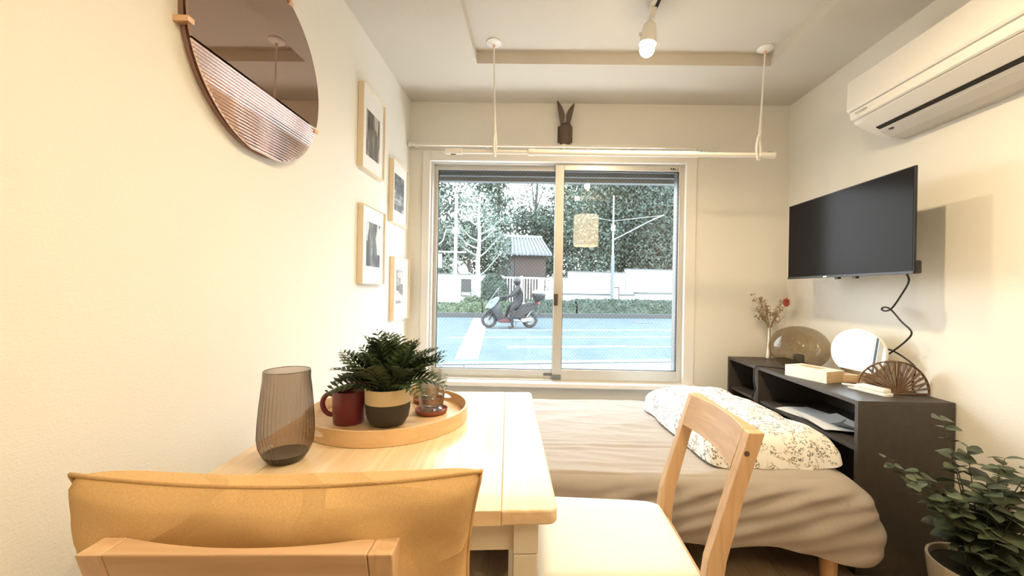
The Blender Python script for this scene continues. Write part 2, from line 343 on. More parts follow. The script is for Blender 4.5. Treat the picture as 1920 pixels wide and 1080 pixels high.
# ------------------------------------------------------------------ curtain rail
cr = thing('curtain_rail', 'slim white curtain rail with beaded runners above the window', 'curtain rail', (-.86, 2.66, 2.075))
B(0, 2.06, -.010, .012, 0, .016).build('rail', 'white_trim', cr, bevel=.003)
B(0, 2.06, -.012, -.010, .004, .007).build('slot', 'pot_cream', cr)
for x in (.03, .52, 1.03, 1.5, 2.03): B(x-.012, x+.012, -.004, .06, .004, .022).build('bracket', 'white_trim', cr, bevel=.002)
MB().cyl((-.008, 0, .008), (.01, 0, .008), .016).build('end_cap', 'white_trim', cr, 30); 
for i in range(20): MB().torus((1.70+i*.0175, 0, -.012), .0075, .0025, 'x', 10, 5).build('runner', 'white_plastic', cr, 180)

# ------------------------------------------------------------------ hanging laundry pole
hp = thing('laundry_pole', 'white telescopic laundry pole hanging in front of the window', 'laundry pole', (0, 2.16, 1.866))
MB().cyl((-.42, 0, 0), (-.04, 0, 0), .0115).build('inner_tube', 'white_plastic', hp, 30)
MB().cyl((-.045, 0, 0), (.86, 0, 0), .0165).build('outer_tube', 'white_plastic', hp, 30)
MB().cyl((.86, 0, 0), (1.185, 0, 0), .0125).build('inner_tube', 'white_plastic', hp, 30)
MB().cyl((-.055, 0, 0), (-.02, 0, 0), .019).build('collar', 'ac_white', hp, 30, .002)
for a, c in ((-.505, -.41), (1.18, 1.268)):
    e = MB().cyl((a, 0, 0), (c, 0, 0), .0165, n=18).build('end_cap', 'white_plastic', hp, 30, .004)
    x = a+.045 if a < 0 else c-.03
    B(x-.014, x+.014, -.006, .006, -.0175 if a < 0 else .0145, -.0155 if a < 0 else .0172).build('cap_slot', 'pot_dark', e)
def hanger(xa, ya, xb, label, ring):
    h = thing('pole_hanger', label, 'hanger', (xa, ya, ZU), group='ceiling hangers of the laundry pole')
    MB().lathe([(0, 0), (.040, 0), (.041, -.006), (.030, -.014), (.014, -.018), (0, -.018)], 24).build('ceiling_rose', 'white_plastic', h, 40)
    dx, dy = xb-xa, 2.16-ya; zb = 1.866-ZU
    MB().tube([(0, 0, -.012), (dx*.55, dy*.55, zb*.55), (dx*.8, dy*.8, zb*.8), (dx*.985, dy*.985, zb+.10)], [.004, .005, .008, .009], 10).build('rod', 'white_plastic', h, 60)
    MB().cyl((0, 0, -.016), (dx*.03, dy*.03, -.034), .007).build('joint', 'copper', h, 30)
    pts = []
    for i in range(25):
        a = 2*math.pi*i/24
        wdt = .021 if ring else .021
        z = zb+.040+.062*math.cos(a); k = 1-.45*max(0, math.cos(a))
        pts.append((dx+(wdt*math.sin(a)*k*.85 if ring else 0.004*math.sin(a)), dy+wdt*math.sin(a)*k*(.55 if ring else 1), z))
    MB().tube(pts, .0065, 8, caps=False).build('loop', 'white_plastic', h, 180)
hanger(-.250, 2.16, -.235, 'white ceiling hanger carrying the left end of laundry pole', False)
hanger(1.222, 2.19, 1.180, 'white ceiling hanger with open loop at right end of pole', True)

# ------------------------------------------------------------------ track with spot lamps
tk = thing('lighting_track', 'white lighting track with dark slot on the ceiling', 'track', (.525, .7, ZU))
B(-.017, .017, -1.6, 1.22, -.018, 0).build('rail', 'white_plastic', tk, bevel=.002)
B(.001, .0165, -1.6, 1.205, -.0195, -.0182).build('slot', 'dark_gap', tk)
LAMPS = []
def spot(y, tilt, label, power):
    s = thing('spot_lamp', label, 'spot lamp', (.52, y, ZU-.02), group='spot lamps on the ceiling track')
    B(-.016, .016, -.035, .035, -.030, 0).build('plug', 'white_plastic', s, bevel=.003)
    MB().cyl((0, 0, -.03), (-.003, .003, -.055), .009).build('arm', 'white_plastic', s, 30)
    d = Vector((math.sin(tilt[0]), math.sin(tilt[1]), -1)).normalized(); p = Vector((-.004, .004, -.05))
    MB().tube([p, p+d*.012, p+d*.05, p+d*.10], [.020, .030, .036, .040], 24).build('housing', 'white_plastic', s, 40)
    MB().cyl(p+d*.055+Vector((-.034, 0, 0)), p+d*.055+Vector((-.046, 0, 0)), .008).build('tilt_knob', 'louver', s, 30)
    c = p+d*.125
    MB().sphere(c, .034, 20, 12).build('bulb', 'bulb', s, 180)
    ld = bpy.data.lights.new('spot_glow', 'SPOT'); ld.energy = power; ld.color = WARM; ld.shadow_soft_size = .016; ld.spot_size = R(168); ld.spot_blend = .55
    lo = bpy.data.objects.new('bulb_light', ld); COL.objects.link(lo); lo.parent = s; lo.location = c+d*.04; lo.rotation_euler = d.to_track_quat('-Z', 'Y').to_euler()
    return s
spot(1.885, (-.10, .03), 'lit white spot lamp at the far end of the track', 22)
spot(1.15, (.2, -.1), 'lit white spot lamp on the track above the table', 39)
spot(.55, (-.2, .0), 'lit white spot lamp on the track above the front chair', 28)
# pendant behind the viewer (seen mirrored in the window pane)
pd = thing('pendant_lamp', 'cream drum pendant lamp mirrored in the right window pane', 'pendant lamp', (.71, -.3, 2.0))
MB().lathe([(.178, -.22), (.18, -.22), (.18, .22), (.178, .22), (.178, -.22)], 40).build('shade', 'lampshade', pd, 40)
MB().cyl((0, 0, .22), (0, 0, ZU-2.0), .004).build('cord', 'white_plastic', pd)
MB().cyl((-.18, 0, .2), (.18, 0, .2), .003).build('spider', 'chrome', pd); MB().lathe([(0, .43), (.05, .43), (.05, .46), (0, .46)], 20).build('ceiling_rose', 'white_plastic', pd, 40)
for z, e in ((.26, .6), (-.26, .6)):
    ld = bpy.data.lights.new('pendant_glow', 'POINT'); ld.energy = e; ld.color = WARM; ld.shadow_soft_size = .06
    lo = bpy.data.objects.new('shade_light', ld); COL.objects.link(lo); lo.parent = pd; lo.location = (0, 0, z*.5)

# ------------------------------------------------------------------ hare head
hh = thing('hare_head', 'brown hare head ornament mounted above the curtain rail', 'wall ornament', (.178, 2.715, 2.105))
prof = [(-.002, .030, .020), (.02, .040, .034), (.05, .040, .042), (.085, .046, .046), (.115, .045, .042), (.138, .036, .03), (.146, .026, .02)]
vs = []; n = 14
for z, rx, ry in prof:
    for j in range(n):
        a = math.pi*j/(n-1)*1.0; vs.append((math.cos(a)*rx+.004-.03*max(0, .06-z), -math.sin(a)*ry*1.4-.004, z))
fs = [(i*n+j, i*n+j+1, (i+1)*n+j+1, (i+1)*n+j) for i in range(len(prof)-1) for j in range(n-1)]+[tuple(range(n)), tuple((len(prof)-1)*n+j for j in range(n))]+[(i*n, (i+1)*n, (i+1)*n+n-1, i*n+n-1) for i in range(len(prof)-1)]
MB().add(vs, fs).build('head', 'hare_brown', hh, 40)
for s in (-1, 1):
    vs = []; K = 9; m_ = 8
    for i in range(K):
        t_ = i/(K-1); wd_ = .003+.017*math.sin(math.pi*min(1, t_*.92+.08))**.8; x = s*(.022+.032*t_-.012*math.sin(math.pi*t_))
        if s < 0: x -= .004
        z = .135+(.145 if s < 0 else .128)*t_
        for j in range(m_):
            a = 2*math.pi*j/m_; vs.append((x+math.cos(a)*wd_, -.03-.02*t_+math.sin(a)*wd_*.55-(.006 if abs(math.cos(a)) > .9 else 0), z))
    fs = [(i*m_+j, i*m_+(j+1) % m_, (i+1)*m_+(j+1) % m_, (i+1)*m_+j) for i in range(K-1) for j in range(m_)]+[tuple(range(m_)), tuple((K-1)*m_+j for j in range(m_))]
    MB().add(vs, fs).build('ear', 'hare_brown', hh, 60)
MB().box(-.05, .05, -.003, 0, .02, .13).build('back_plate', 'hare_brown', hh)

# ------------------------------------------------------------------ round tinted mirror on the left wall
mr = thing('wall_mirror', 'round bronze-tinted mirror with fluted lower segment on left wall', 'mirror', (XL, 1.230, 1.806))
RM = .287; zc_ = -.084
def arc(z0, z1, up_, n=40):
    pts = []
    a0 = math.asin(zc_/RM)
    if up_: ang = [a0+(math.pi-2*a0)*i/n for i in range(n+1)]
    else: ang = [math.pi-a0+(math.pi+2*a0)*i/n for i in range(n+1)]
    return [(RM*math.cos(a), RM*math.sin(a)) for a in ang]
MB().prism([(.97*RM*math.cos(2*math.pi*i/48), .97*RM*math.sin(2*math.pi*i/48)) for i in range(48)], .001, .012, 'x').build('backing', 'mirror_back', mr, 40)
MB().prism(arc(0, 0, True, 56), .026, .032, 'x').build('mirror_plate', 'rose_mirror', mr, 30)
MB().cyl((.010, 0, 0), (.027, 0, 0), .10).build('spacer', 'mirror_back', mr, 40)
# fluted segment: every flute a half round rib
z = zc_-.004
while z > -RM+.006:
    hw = math.sqrt(max(0, RM*RM-z*z)); hw2 = math.sqrt(max(0, RM*RM-(z-.009)**2)); rr = .0045
    vs = []
    for yy in (-1, 1):
        for j in range(7):
            a = math.pi*j/6; zz = z-.0045+rr*math.cos(a); h_ = math.sqrt(max(1e-6, RM*RM-zz*zz)); vs.append((.026+.0045*math.sin(a)*1.7, yy*h_, zz))
    MB().add(vs, [(j, j+1, 8+j, 7+j) for j in range(6)]+[(6, 0, 7, 13)]+[tuple(range(7)), tuple(range(13, 6, -1))]).build('flute', 'rose_flute', mr, 60)
    z -= .0092
for an in (math.pi+.18, -.36, 1.2, 1.95):
    y_, z_ = RM*math.cos(an), RM*math.sin(an)
    MB().box(0, .038, y_-.010, y_+.010, z_-.007, z_+.007).build('clip', 'copper', mr, bevel=.002)

# ------------------------------------------------------------------ framed pictures
def printmat(name, seed, dark, light, vert):
    m = mat(name, (.4, .4, .4), .5); v = coords(m, (1, 9 if vert else 3, 3 if vert else 9)); mp = v
    n = N(m, 'TexNoise', Scale=2.6+seed*.3, Detail=6); ad = N(m, 'VectorMath', operation='ADD'); ad.inputs[1].default_value = (seed*3.1, seed*7.7, seed*1.9)
    L(m, v, ad.inputs[0]); L(m, ad.outputs[0], n.inputs['Vector'])
    vo = N(m, 'TexVoronoi', Scale=2.2, distance='CHEBYCHEV'); L(m, ad.outputs[0], vo.inputs['Vector'])
    mx = N(m, 'MixRGB', blend_type='MIX'); mx.inputs[0].default_value = .5; L(m, n.outputs[0], mx.inputs[1]); L(m, vo.outputs['Color'], mx.inputs[2])
    bw = N(m, 'RGBToBW'); L(m, mx.outputs[0], bw.inputs[0])
    c = ramp(m, bw.outputs[0], [(.36, dark), (.50, tuple((a+b_)/2*.6 for a, b_ in zip(dark, light))), (.66, light)]); L(m, c, bsdf(m).inputs['Base Color']); return m
printmat('print_a', 1, (.03, .028, .025), (.52, .47, .42), True); printmat('print_b', 4, (.03, .035, .04), (.40, .42, .42), False)
printmat('print_c', 7, (.02, .02, .022), (.60, .58, .56), True); printmat('print_d', 9, (.10, .095, .09), (.55, .53, .50), False)
def frame(y0, y1, z0, z1, py0, py1, pz0, pz1, pm, label):
    f = thing('picture_frame', label, 'picture', (XL, (y0+y1)/2, (z0+z1)/2), group='framed black and white photographs on the left wall')
    w_, h_ = (y1-y0)/2, (z1-z0)/2; t_ = .0045; d = .030
    for a in (-1, 1):
        MB().box(0.001, d, min(a*w_, a*(w_-t_)), max(a*w_, a*(w_-t_)), -h_, h_).build('frame_bar', 'frame_wood', f, bevel=.001)
        MB().box(0.001, d, -w_+t_, w_-t_, min(a*h_, a*(h_-t_)), max(a*h_, a*(h_-t_))).build('frame_bar', 'frame_wood', f, bevel=.001)
    MB().box(.002, .020, -w_+t_, w_-t_, -h_+t_, h_-t_).build('mat_board', 'paper', f)
    cy_, cz_ = (y0+y1)/2, (z0+z1)/2
    MB().box(.020, .0208, py0-cy_, py1-cy_, pz0-cz_, pz1-cz_).build('photo_print', pm, f)
    MB().add([(.026, -w_+t_, -h_+t_), (.026, w_-t_, -h_+t_), (.026, w_-t_, h_-t_), (.026, -w_+t_, h_-t_)], [(0, 1, 2, 3)]).build('glass', 'picture_glass', f)
frame(1.918, 2.195, 1.706, 2.118, 1.972, 2.138, 1.783, 2.012, 'print_a', 'framed street photograph, upper left of the four on left wall')
frame(2.335, 2.60, 1.512, 1.885, 2.375, 2.545, 1.59, 1.81, 'print_b', 'framed bluish-grey photograph, upper right, nearest the window corner')
frame(1.935, 2.222, 1.138, 1.535, 1.995, 2.167, 1.23, 1.456, 'print_c', 'framed photograph of dark bottles, lower left of the four pictures')
frame(2.375, 2.66, .925, 1.312, 2.432, 2.555, 1.025, 1.235, 'print_d', 'framed pale grey photograph, lowest picture beside the window')

# ================================================================== FURNITURE
# table
tb = thing('dining_table', 'small pine-topped table with cream legs by the left wall', 'table', (-.332, 1.074, 0), rz=R(4.0))
TX0, TX1, TY0, TY1, TZ = -.345, .350, -.405, .402, .74
nb = 7; bw_ = (TX1-TX0)/nb
def rbox(x0, x1, y0, y1, z0, z1, rads, n=5):
    """box with rounded vertical corners; rads = radius at (x0y0, x1y0, x1y1, x0y1)"""
    poly = []
    for (px, py, sx, sy, a0), r in zip(((x0, y0, 1, 1, math.pi), (x1, y0, -1, 1, 1.5*math.pi), (x1, y1, -1, -1, 0), (x0, y1, 1, -1, .5*math.pi)), rads):
        if r <= 0: poly.append((px, py)); continue
        for i in range(n+1):
            a = a0+math.pi/2*i/n; poly.append((px+sx*r+r*math.cos(a), py+sy*r+r*math.sin(a)))
    return MB().prism(poly, z0, z1)
for i in range(nb):
    x0 = TX0+i*bw_; r0 = .018 if i == 0 else 0; r1 = .018 if i == nb-1 else 0
    rbox(x0, x0+bw_, TY0, TY1, TZ-.026, TZ, (r0, r1, r1, r0)).build('board', 'table_wood', tb, bevel=.0035 if i in (0, nb-1) else .0005)
for sx in (-1, 1):
    for sy in (-1, 1):
        cx_ = (TX1-.054) if sx > 0 else (TX0+.054); cy_ = (TY1-.06) if sy > 0 else (TY0+.05)
        lg = B(cx_-.022, cx_+.022, cy_-.022, cy_+.022, 0, .645).build('leg', 'cream_paint', tb, bevel=.002)
        B(cx_-.0225, cx_+.0225, cy_-.0225, cy_+.0225, .647, TZ-.026).build('leg_block', 'cream_paint', lg, bevel=.0015)
for y_ in (TY0+.052, TY1-.062): B(TX0+.076, TX1-.076, y_-.009, y_+.009, .645, TZ-.026).build('apron', 'cream_paint', tb, bevel=.001)
for x_ in (TX0+.054, TX1-.054): B(x_-.009, x_+.009, TY0+.072, TY1-.082, .645, TZ-.026).build('apron', 'cream_paint', tb, bevel=.001)

# chairs: local +y is the front
def chair(loc, rz, label):
    c = thing('dining_chair', label, 'chair', loc, rz, 'pine chairs at the table')
    W = .185
    for s in (-1, 1):
        pts = [(0, -.235, 0), (0, -.205, .25), (0, -.195, .42), (0, -.205, .50), (0, -.255, .68), (0, -.292, .80)]
        vs = []
        for i, (x, y, z) in enumerate(pts):
            d = .022 if 0 < i < 4 else .018; 
            for a, e in ((-1, -1), (1, -1), (1, 1), (-1, 1)): vs.append((s*(W-.015)+a*.015, y+e*d, z))
        fs = [(i*4+j, i*4+(j+1) % 4, (i+1)*4+(j+1) % 4, (i+1)*4+j) for i in range(5) for j in range(4)]+[(3, 2, 1, 0), (20, 21, 22, 23)]
        lg = MB().add(vs, fs).build('leg', 'chair_wood', c, bevel=.0025)
        MB().cyl((s*(W-.001), -.268, .752), (s*(W+.0008), -.268, .752), .0065, n=16).build('screw_cap', 'hare_brown', lg, 30)
        MB().hexa([(s*.165-.017, .17, 0), (s*.165+.017, .17, 0), (s*.165+.017, .20, 0), (s*.165-.017, .20, 0)], [(s*.168-.019, .165, .42), (s*.168+.019, .165, .42), (s*.168+.019, .205, .42), (s*.168-.019, .205, .42)]).build('leg', 'chair_wood', c, bevel=.0025)
        B(s*.163-.010, s*.163+.010, -.18, .17, .36, .415).build('side_rail', 'chair_wood_rail', c, bevel=.002)
        B(s*.163-.008, s*.163+.008, -.19, .17, .18, .205).build('stretcher', 'chair_wood_rail', c, bevel=.002)
    B(-.15, .15, .172, .195, .36, .415).build('front_rail', 'chair_wood_rail', c, bevel=.002); B(-.15, .15, -.205, -.185, .36, .415).build('rear_rail', 'chair_wood_rail', c, bevel=.002)
    # top rail, hollowed on the sitter's side, follows the lean of the posts
    n = 16; vs = []
    for i in range(n+1):
        t_ = -1+2*i/n; x = t_*(W-.0305); hollow = .021*(1-t_*t_)
        for yb, yf, z in ((-.262-.0175, -.262+.0175, .705), (-.292-.0175, -.292+.0175, .80)): vs += [(x, yb, z), (x, yf-hollow, z)]
    fs = []
    for i in range(n):
        a, b_ = i*4, (i+1)*4
        fs += [(a, b_, b_+2, a+2), (a+1, a+3, b_+3, b_+1), (a+2, b_+2, b_+3, a+3), (a, a+1, b_+1, b_)]
    fs += [(0, 2, 3, 1), (n*4, n*4+1, n*4+3, n*4+2)]
    MB().add(vs, fs).build('top_rail', 'chair_wood_rail', c, 25, bevel=.002)
    # padded seat, wider at the front
    def seat(u, v):
        x = (u*2-1); y = (v*2-1); w_ = .182+.018*(y+1)/2-.006*max(0, -y)**4
        ex = abs(x)**8; ey = abs(y)**8; k = (max(0, 1-ex)*max(0, 1-ey))**.35
        ry = .20*y+.01
        rx = w_*x*(1-.10*max(0, abs(y)-.8)/.2*abs(x)**6)
        return (rx, ry-.012*(1-x*x)*(y < 0)*0, .428+.034*k)
    st_ = MB().grid(seat, 25, 25); st_.build('seat_pad', 'upholstery', c, 60)
    B(-.18, .18, -.185, .205, .416, .430).build('seat_board', 'chair_wood_rail', c, bevel=.004)
    return c
chair((.225, 1.115, 0), R(90), 'pine chair with white padded seat standing beside the bed')
chair((-.366, .779, 0), R(2.5), 'pine chair with its backrest to the viewer, yellow cushion on it')

# cushion on the front chair
def pillow(hx, hz, th, nx, nz, seed, pinch=.10, wr=1):
    def side(s):
        def f(u, v):
            x = u*2-1; z = v*2-1
            k = (max(0, 1-x**4)*max(0, 1-z**4))**.42
            px = x*hx*(1-.10*(1-z*z)*x*x); pz = z*hz*(1-pinch*(1-x*x)*z*z*1.15)
            r = noise.noise(Vector((x*2.2+seed, z*2.2, s*3)))*.012*k*wr
            fold = .008*math.sin(9*(x+.6*z)+3*noise.noise(Vector((x*1.5, z*1.5, seed+s))))*k*abs(x)**1.5*wr
            return (px, s*(th*k+(r+fold)*k)+.004*s*(k > 0), pz)
        return f
    b = MB(); b.grid(side(-1), nx, nz); c2 = MB().grid(side(1), nx, nz); b.add(c2.v, c2.f)
    return b
cu = thing('cushion', 'mustard yellow linen cushion leaning on the front chair', 'cushion', (-.347, .592, .670), rot=(R(14), R(-1.2), R(1.5)))
MB_ = pillow(.280, .20, .062, 61, 45, 2.3, wr=1.8); MB_.build('cover', 'mustard', cu, 180)
pts = []
for i in range(97):
    a = i/96*4; s_ = int(min(a, 3.999)); t_ = a-s_; tt = t_*2-1
    x, z = [(tt, -1), (1, tt), (-tt, 1), (-1, -tt)][s_]
    px = x*.280*(1-.10*(1-z*z)*x*x); pz = z*.20*(1-.10*(1-x*x)*z*z*1.15)
    pts.append((px, 0, pz))
MB().tube(pts, .0035, 6, caps=False).build('piping', 'mustard', cu, 180)

# ------------------------------------------------------------------ bed
BX0, BX1, BY0, BY1, BZ0, BZ1 = -.69, 1.285, 1.475, 2.56, .185, .435
bd = thing('bed', 'low bed with a taupe fitted sheet under the window', 'bed', (0, 0, 0))
def bedsheet():
    nu, nv = 420, 120
    cxm, cym = (BX0+BX1)/2, (BY0+BY1)/2; hx, hy = (BX1-BX0)/2, (BY1-BY0)/2
    def f(u, v):
        # v: 0 centre top .. ~.6 edge .. 1 hem ; u: angle around the superellipse outline
        a = 2*math.pi*u; ca, sa = math.cos(a), math.sin(a)
        p = 14.0; rr = (abs(ca)**p+abs(sa)**p)**(-1/p); ox, oy = ca*rr, sa*rr      # unit square-ish outline
        right = max(0, ox)**6; front = max(0, -oy)**6
        rad = .055+.07*right                      # edge rounding, softer at the foot end
        if v < .55:
            k = v/.55; s = k; inset = rad
            x = cxm+ox*(hx-inset)*s; y = cym+oy*(hy-inset)*s; z = BZ1
            nrm = 0
        else:
            k = (v-.55)/.45
            if k < .4:
                th = k/.4*math.pi/2; x = cxm+ox*(hx-rad+rad*math.sin(th)); y = cym+oy*(hy-rad+rad*math.sin(th)); z = BZ1-rad*(1-math.cos(th))
            else:
                q = (k-.4)/.6; x = cxm+ox*hx; y = cym+oy*hy; zb = BZ0-.035*right*front*1.2+.008*math.sin(a*23); z = (BZ1-rad)*(1-q)+zb*q
                bulge = .012*math.sin(math.pi*q)-.025*q*q*(1-right*front)
                x += ox*bulge; y += oy*bulge
        # wrinkles
        e = min(1, v*1.5)
        wr = .013*(.4-abs(noise.noise(Vector((x*1.3+y*.8, y*6-x*1.5, 1.7)))))+.009*(.4-abs(noise.noise(Vector((x*2.2-y*2, y*13+x*2.2, 5)))))+.004*(.4-abs(noise.noise(Vector((x*5-y*4, y*26+x*3, 9)))))
        if v < .58: z += wr+.010*math.exp(-((y-1.75-.05*x)/.05)**2)*.35*math.sin(y*120+x*2)
        else:
            d = .010*noise.noise(Vector((x*5+z*7, 3.3, z*4-x*2)))+(.0050*math.sin((z-.34*x+.05*x*x)*105+2.5*noise.noise(Vector((x*3, z*5, 2))))+.0045*math.sin((z-.6*x)*47+1.5*noise.noise(Vector((x*2, z*3, 6)))))*min(1, max(0, (x-.05)/.6))*front*min(1, (v-.58)/.12)
            y += oy*d*front*1.0; x += ox*d*right
            cw = max(0, ox)**6*max(0, -oy)**6; sd = min(1, (v-.58)/.3); x += .075*cw*sd; y -= .03*cw*sd; z -= .075*cw*max(0, (v-.8)/.2)
        return (x, y, z)
    return MB().grid(f, nu, nv, closeu=True)
bedsheet().build('fitted_sheet', 'sheet', bd, 180)
rbox(BX0+.06, BX1-.16, BY0+.06, BY1-.06, BZ0-.02, BZ1-.07, (.05,)*4).build('mattress', 'dark_gap', bd)
for x in (-.55, 1.15):
    for y in (1.565, 2.47): MB().lathe([(0, 0), (.026, 0), (.034, BZ0-.005), (0, BZ0-.005)], 20, (x, y, 0)).build('leg', 'leg_wood', bd, 40)

# rolled duvet
def duvet():
    # footprint quad on the bed: far-left, far-right, near-right, near-left
    A, Bq, C, D = Vector((.63, 2.37)), Vector((1.12, 2.52)), Vector((1.25, 1.585)), Vector((.69, 1.55))
    def f(s):
        def g(u, v):
            x = u*2-1; y = v*2-1
            p = A.lerp(Bq, u).lerp(D.lerp(C, u), v)
            k = (max(0, 1-abs(x)**4.5)*max(0, 1-abs(y)**9))**.36
            h = (.140-.010*v)*k*(1+.12*noise.noise(Vector((x*2, y*3, 4))))
            wv = noise.noise(Vector((x*5, y*7, 9)))*.010*k+.006*math.sin(y*14+x*5)*abs(x)**2*k
            cen = (A+Bq+C+D)/4; p = cen+(p-cen)*(1-.055*(x*x*y*y)**3)
            ex = p.x+.018*noise.noise(Vector((u*2, v*6, 2)))*abs(x)**4; ey = p.y+.02*noise.noise(Vector((u*5, v*2, 7)))*abs(y)**4
            z = BZ1+.008+(h+wv if s > 0 else 0)+.008*abs(x)**6
            return (ex, ey, z)
        return g
    b = MB().grid(f(1), 44, 70); c = MB().grid(f(-1), 44, 70); b.add(c.v, c.f); return b
d_ = duvet().build('duvet', 'floral', None, 180)
tag(d_, 'white duvet roll printed with grey flower sprigs on the bed', 'duvet')

# ------------------------------------------------------------------ black cabinets
def cabinet(y0, y1, label, shelves):
    c = thing('shelf_cabinet', label, 'cabinet', (1.495, (y0+y1)/2, 0), group='black open shelf cabinets against the right wall')
    h = (y1-y0)/2; X0, X1, H, t_ = -.195, .19, .70, .018
    B(X0, X1, -h, h, H-t_, H).build('top_panel', 'cabinet', c, bevel=.001); B(X0, X1, -h, h, .0, t_).build('bottom_panel', 'cabinet', c, bevel=.001)
    B(X0, X1, -h, -h+t_, t_, H-t_).build('side_panel', 'cabinet', c, bevel=.001); B(X0, X1, h-t_, h, t_, H-t_).build('side_panel', 'cabinet', c, bevel=.001)
    B(X1-.006, X1, -h+t_, h-t_, t_, H-t_).build('back_panel', 'cabinet', c)
    for z in shelves: B(X0+.012, X1-.006, -h+t_, h-t_, z-.016, z).build('shelf', 'cabinet', c, bevel=.001)
    return c
cabinet(1.622, 2.362, 'wider black open cabinet nearer the viewer, papers on its shelf', (.505,))
cabinet(2.364, 2.712, 'narrow black open cabinet in the corner beside the window', (.505,))
for i, (x, y, a, wx, wy) in enumerate(((1.44, 2.06, 14, .21, .297), (1.42, 1.93, -8, .19, .26), (1.50, 1.83, 30, .15, .21))):
    p = MB().grid(lambda u, v: ((u-.5)*wx, (v-.5)*wy, .004*math.sin(u*5+i)+.012*u*u*(i == 1)+.001*i), 8, 8); top = list(p.v)
    lo = MB().grid(lambda u, v: ((u-.5)*wx, (v-.5)*wy, .004*math.sin(u*5+i)+.012*u*u*(i == 1)+.001*i-.0015), 8, 8); p.add(lo.v, lo.f)
    o = p.build('paper_sheet', 'paper' if i < 2 else 'print_grey', None, 180, loc=(x, y, .509+.006*i), rot=(0, 0, R(a)), recalc=False)
    tag(o, ['loose white paper sheet lying flat in the wider black cabinet', 'curled white leaflet on top of the papers in the cabinet', 'small grey leaflet deepest in the wider black cabinet'][i], 'paper', 'papers in the cabinet')
# cable hanging between the two cabinets
cb = MB().tube([(1.302, 2.345, .70), (1.293, 2.352, .703), (1.285, 2.358, .69), (1.283, 2.36, .62), (1.286, 2.345, .57), (1.280, 2.37, .52), (1.284, 2.36, .47), (1.288, 2.35, .40)], .004, 8)
tag(cb.build('lamp_cable', 'black', None, 60), 'black lamp cable hanging where the two cabinets meet', 'cable')

# ------------------------------------------------------------------ television
TVX = 1.47
tv = thing('television', 'black flat television on a wall arm above the cabinets', 'television', (TVX, 1.968, 1.42), rz=R(.0))
B(0, .010, -.390, .390, -.208, .216).build('casing', 'black', tv, bevel=.003)
B(-.0015, .0, -.384, .384, -.196, .211).build('screen', 'screen', tv)
B(-.0025, .0, -.390, .390, -.208, -.197).build('bottom_bezel', 'black', tv, bevel=.001)
B(.010, .055, -.30, .30, -.20, .08).build('rear_housing', 'black', tv, bevel=.008)
B(.003, .030, -.393, -.33, -.207, -.155).build('side_bulge', 'black', tv, bevel=.006)
for y_ in (.02, -.09): B(.004, .020, y_-.012, y_+.012, -.217, -.206).build('button_pod', 'black', tv, bevel=.002)
B(.055, .20, -.03, .03, -.06, .06).build('wall_arm', 'black', tv, bevel=.003); B(.20, .219, -.10, .10, -.10, .10).build('wall_plate', 'black', tv, bevel=.002)
B(-.0032, -.0024, .075, .10, -.2045, -.2005).build('badge', 'chrome', tv)

# tv power cable
pts = [(1.5, 1.641, 1.214), (1.515, 1.648, 1.183), (1.56, 1.73, 1.129), (1.6, 1.82, 1.069), (1.62, 1.876, 1.054), (1.625, 1.902, 1.061), (1.625, 1.888, 1.071), (1.62, 1.849, 1.063), (1.62, 1.794, 1.011), (1.62, 1.746, 0.971), (1.625, 1.773, 0.931), (1.63, 1.851, 0.868), (1.635, 1.884, 0.851), (1.64, 1.904, 0.86), (1.64, 1.882, 0.876), (1.645, 1.846, 0.867), (1.655, 1.804, 0.843), (1.665, 1.774, 0.815), (1.675, 1.784, 0.792), (1.679, 1.80, .74), (1.681, 1.80, .705)]
def catmull(P, k=5):
    P = [Vector(p) for p in P]; out = []
    for i in range(len(P)-1):
        a, b_, c, d = P[max(i-1, 0)], P[i], P[i+1], P[min(i+2, len(P)-1)]
        for j in range(k):
            t_ = j/k; out.append(.5*((2*b_)+(c-a)*t_+(2*a-5*b_+4*c-d)*t_*t_+(3*b_-a-3*c+d)*t_**3))
    return out+[P[-1]]
tag(MB().tube(catmull(pts), .0038, 8).build('power_cable', 'black', None, 60), 'black kinked power cable hanging below the television', 'cable')

# ------------------------------------------------------------------ air conditioner
ac = thing('air_conditioner', 'white wall air conditioner high on the right wall', 'air conditioner', (XR, 0, 0))
AY0, AY1 = 1.10, 1.915
# profile in (x from wall, z), front to the left
def prof_body(poly, y0, y1):
    n = len(poly); b = MB(); vs = [(x, y0, z) for x, z in poly]+[(x, y1, z) for x, z in poly]
    return b.add(vs, [tuple(range(n)), tuple(range(2*n-1, n-1, -1))]+[(i, n+i, n+(i+1) % n, (i+1) % n) for i in range(n)])
prof_body([(-.002, 1.862), (-.002, 2.135), (-.205, 2.135), (-.214, 1.96), (-.200, 1.925), (-.12, 1.885), (-.06, 1.862)], AY0, AY1-.006).build('body', 'ac_white', ac, bevel=.004)
prof_body([(-.205, 2.138), (-.222, 2.138), (-.233, 2.128), (-.236, 1.995), (-.230, 1.985), (-.214, 1.983)], AY0, AY1).build('front_panel', 'ac_white', ac, bevel=.003)
prof_body([(-.214, 1.981), (-.228, 1.980), (-.224, 1.945), (-.214, 1.940), (-.205, 1.945)], AY0, AY1-.010).build('lower_lip', 'ac_white', ac, bevel=.002)
lv = prof_body([(-.213, 1.938), (-.217, 1.934), (-.150, 1.896), (-.146, 1.902)], AY0+.05, AY1-.055).build('louver', 'ac_white', ac, bevel=.001)
prof_body([(-.144, 1.902), (-.1455, 1.8935), (-.128, 1.8865), (-.120, 1.890)], AY0+.05, AY1-.06).build('air_outlet', 'dark_gap', ac)
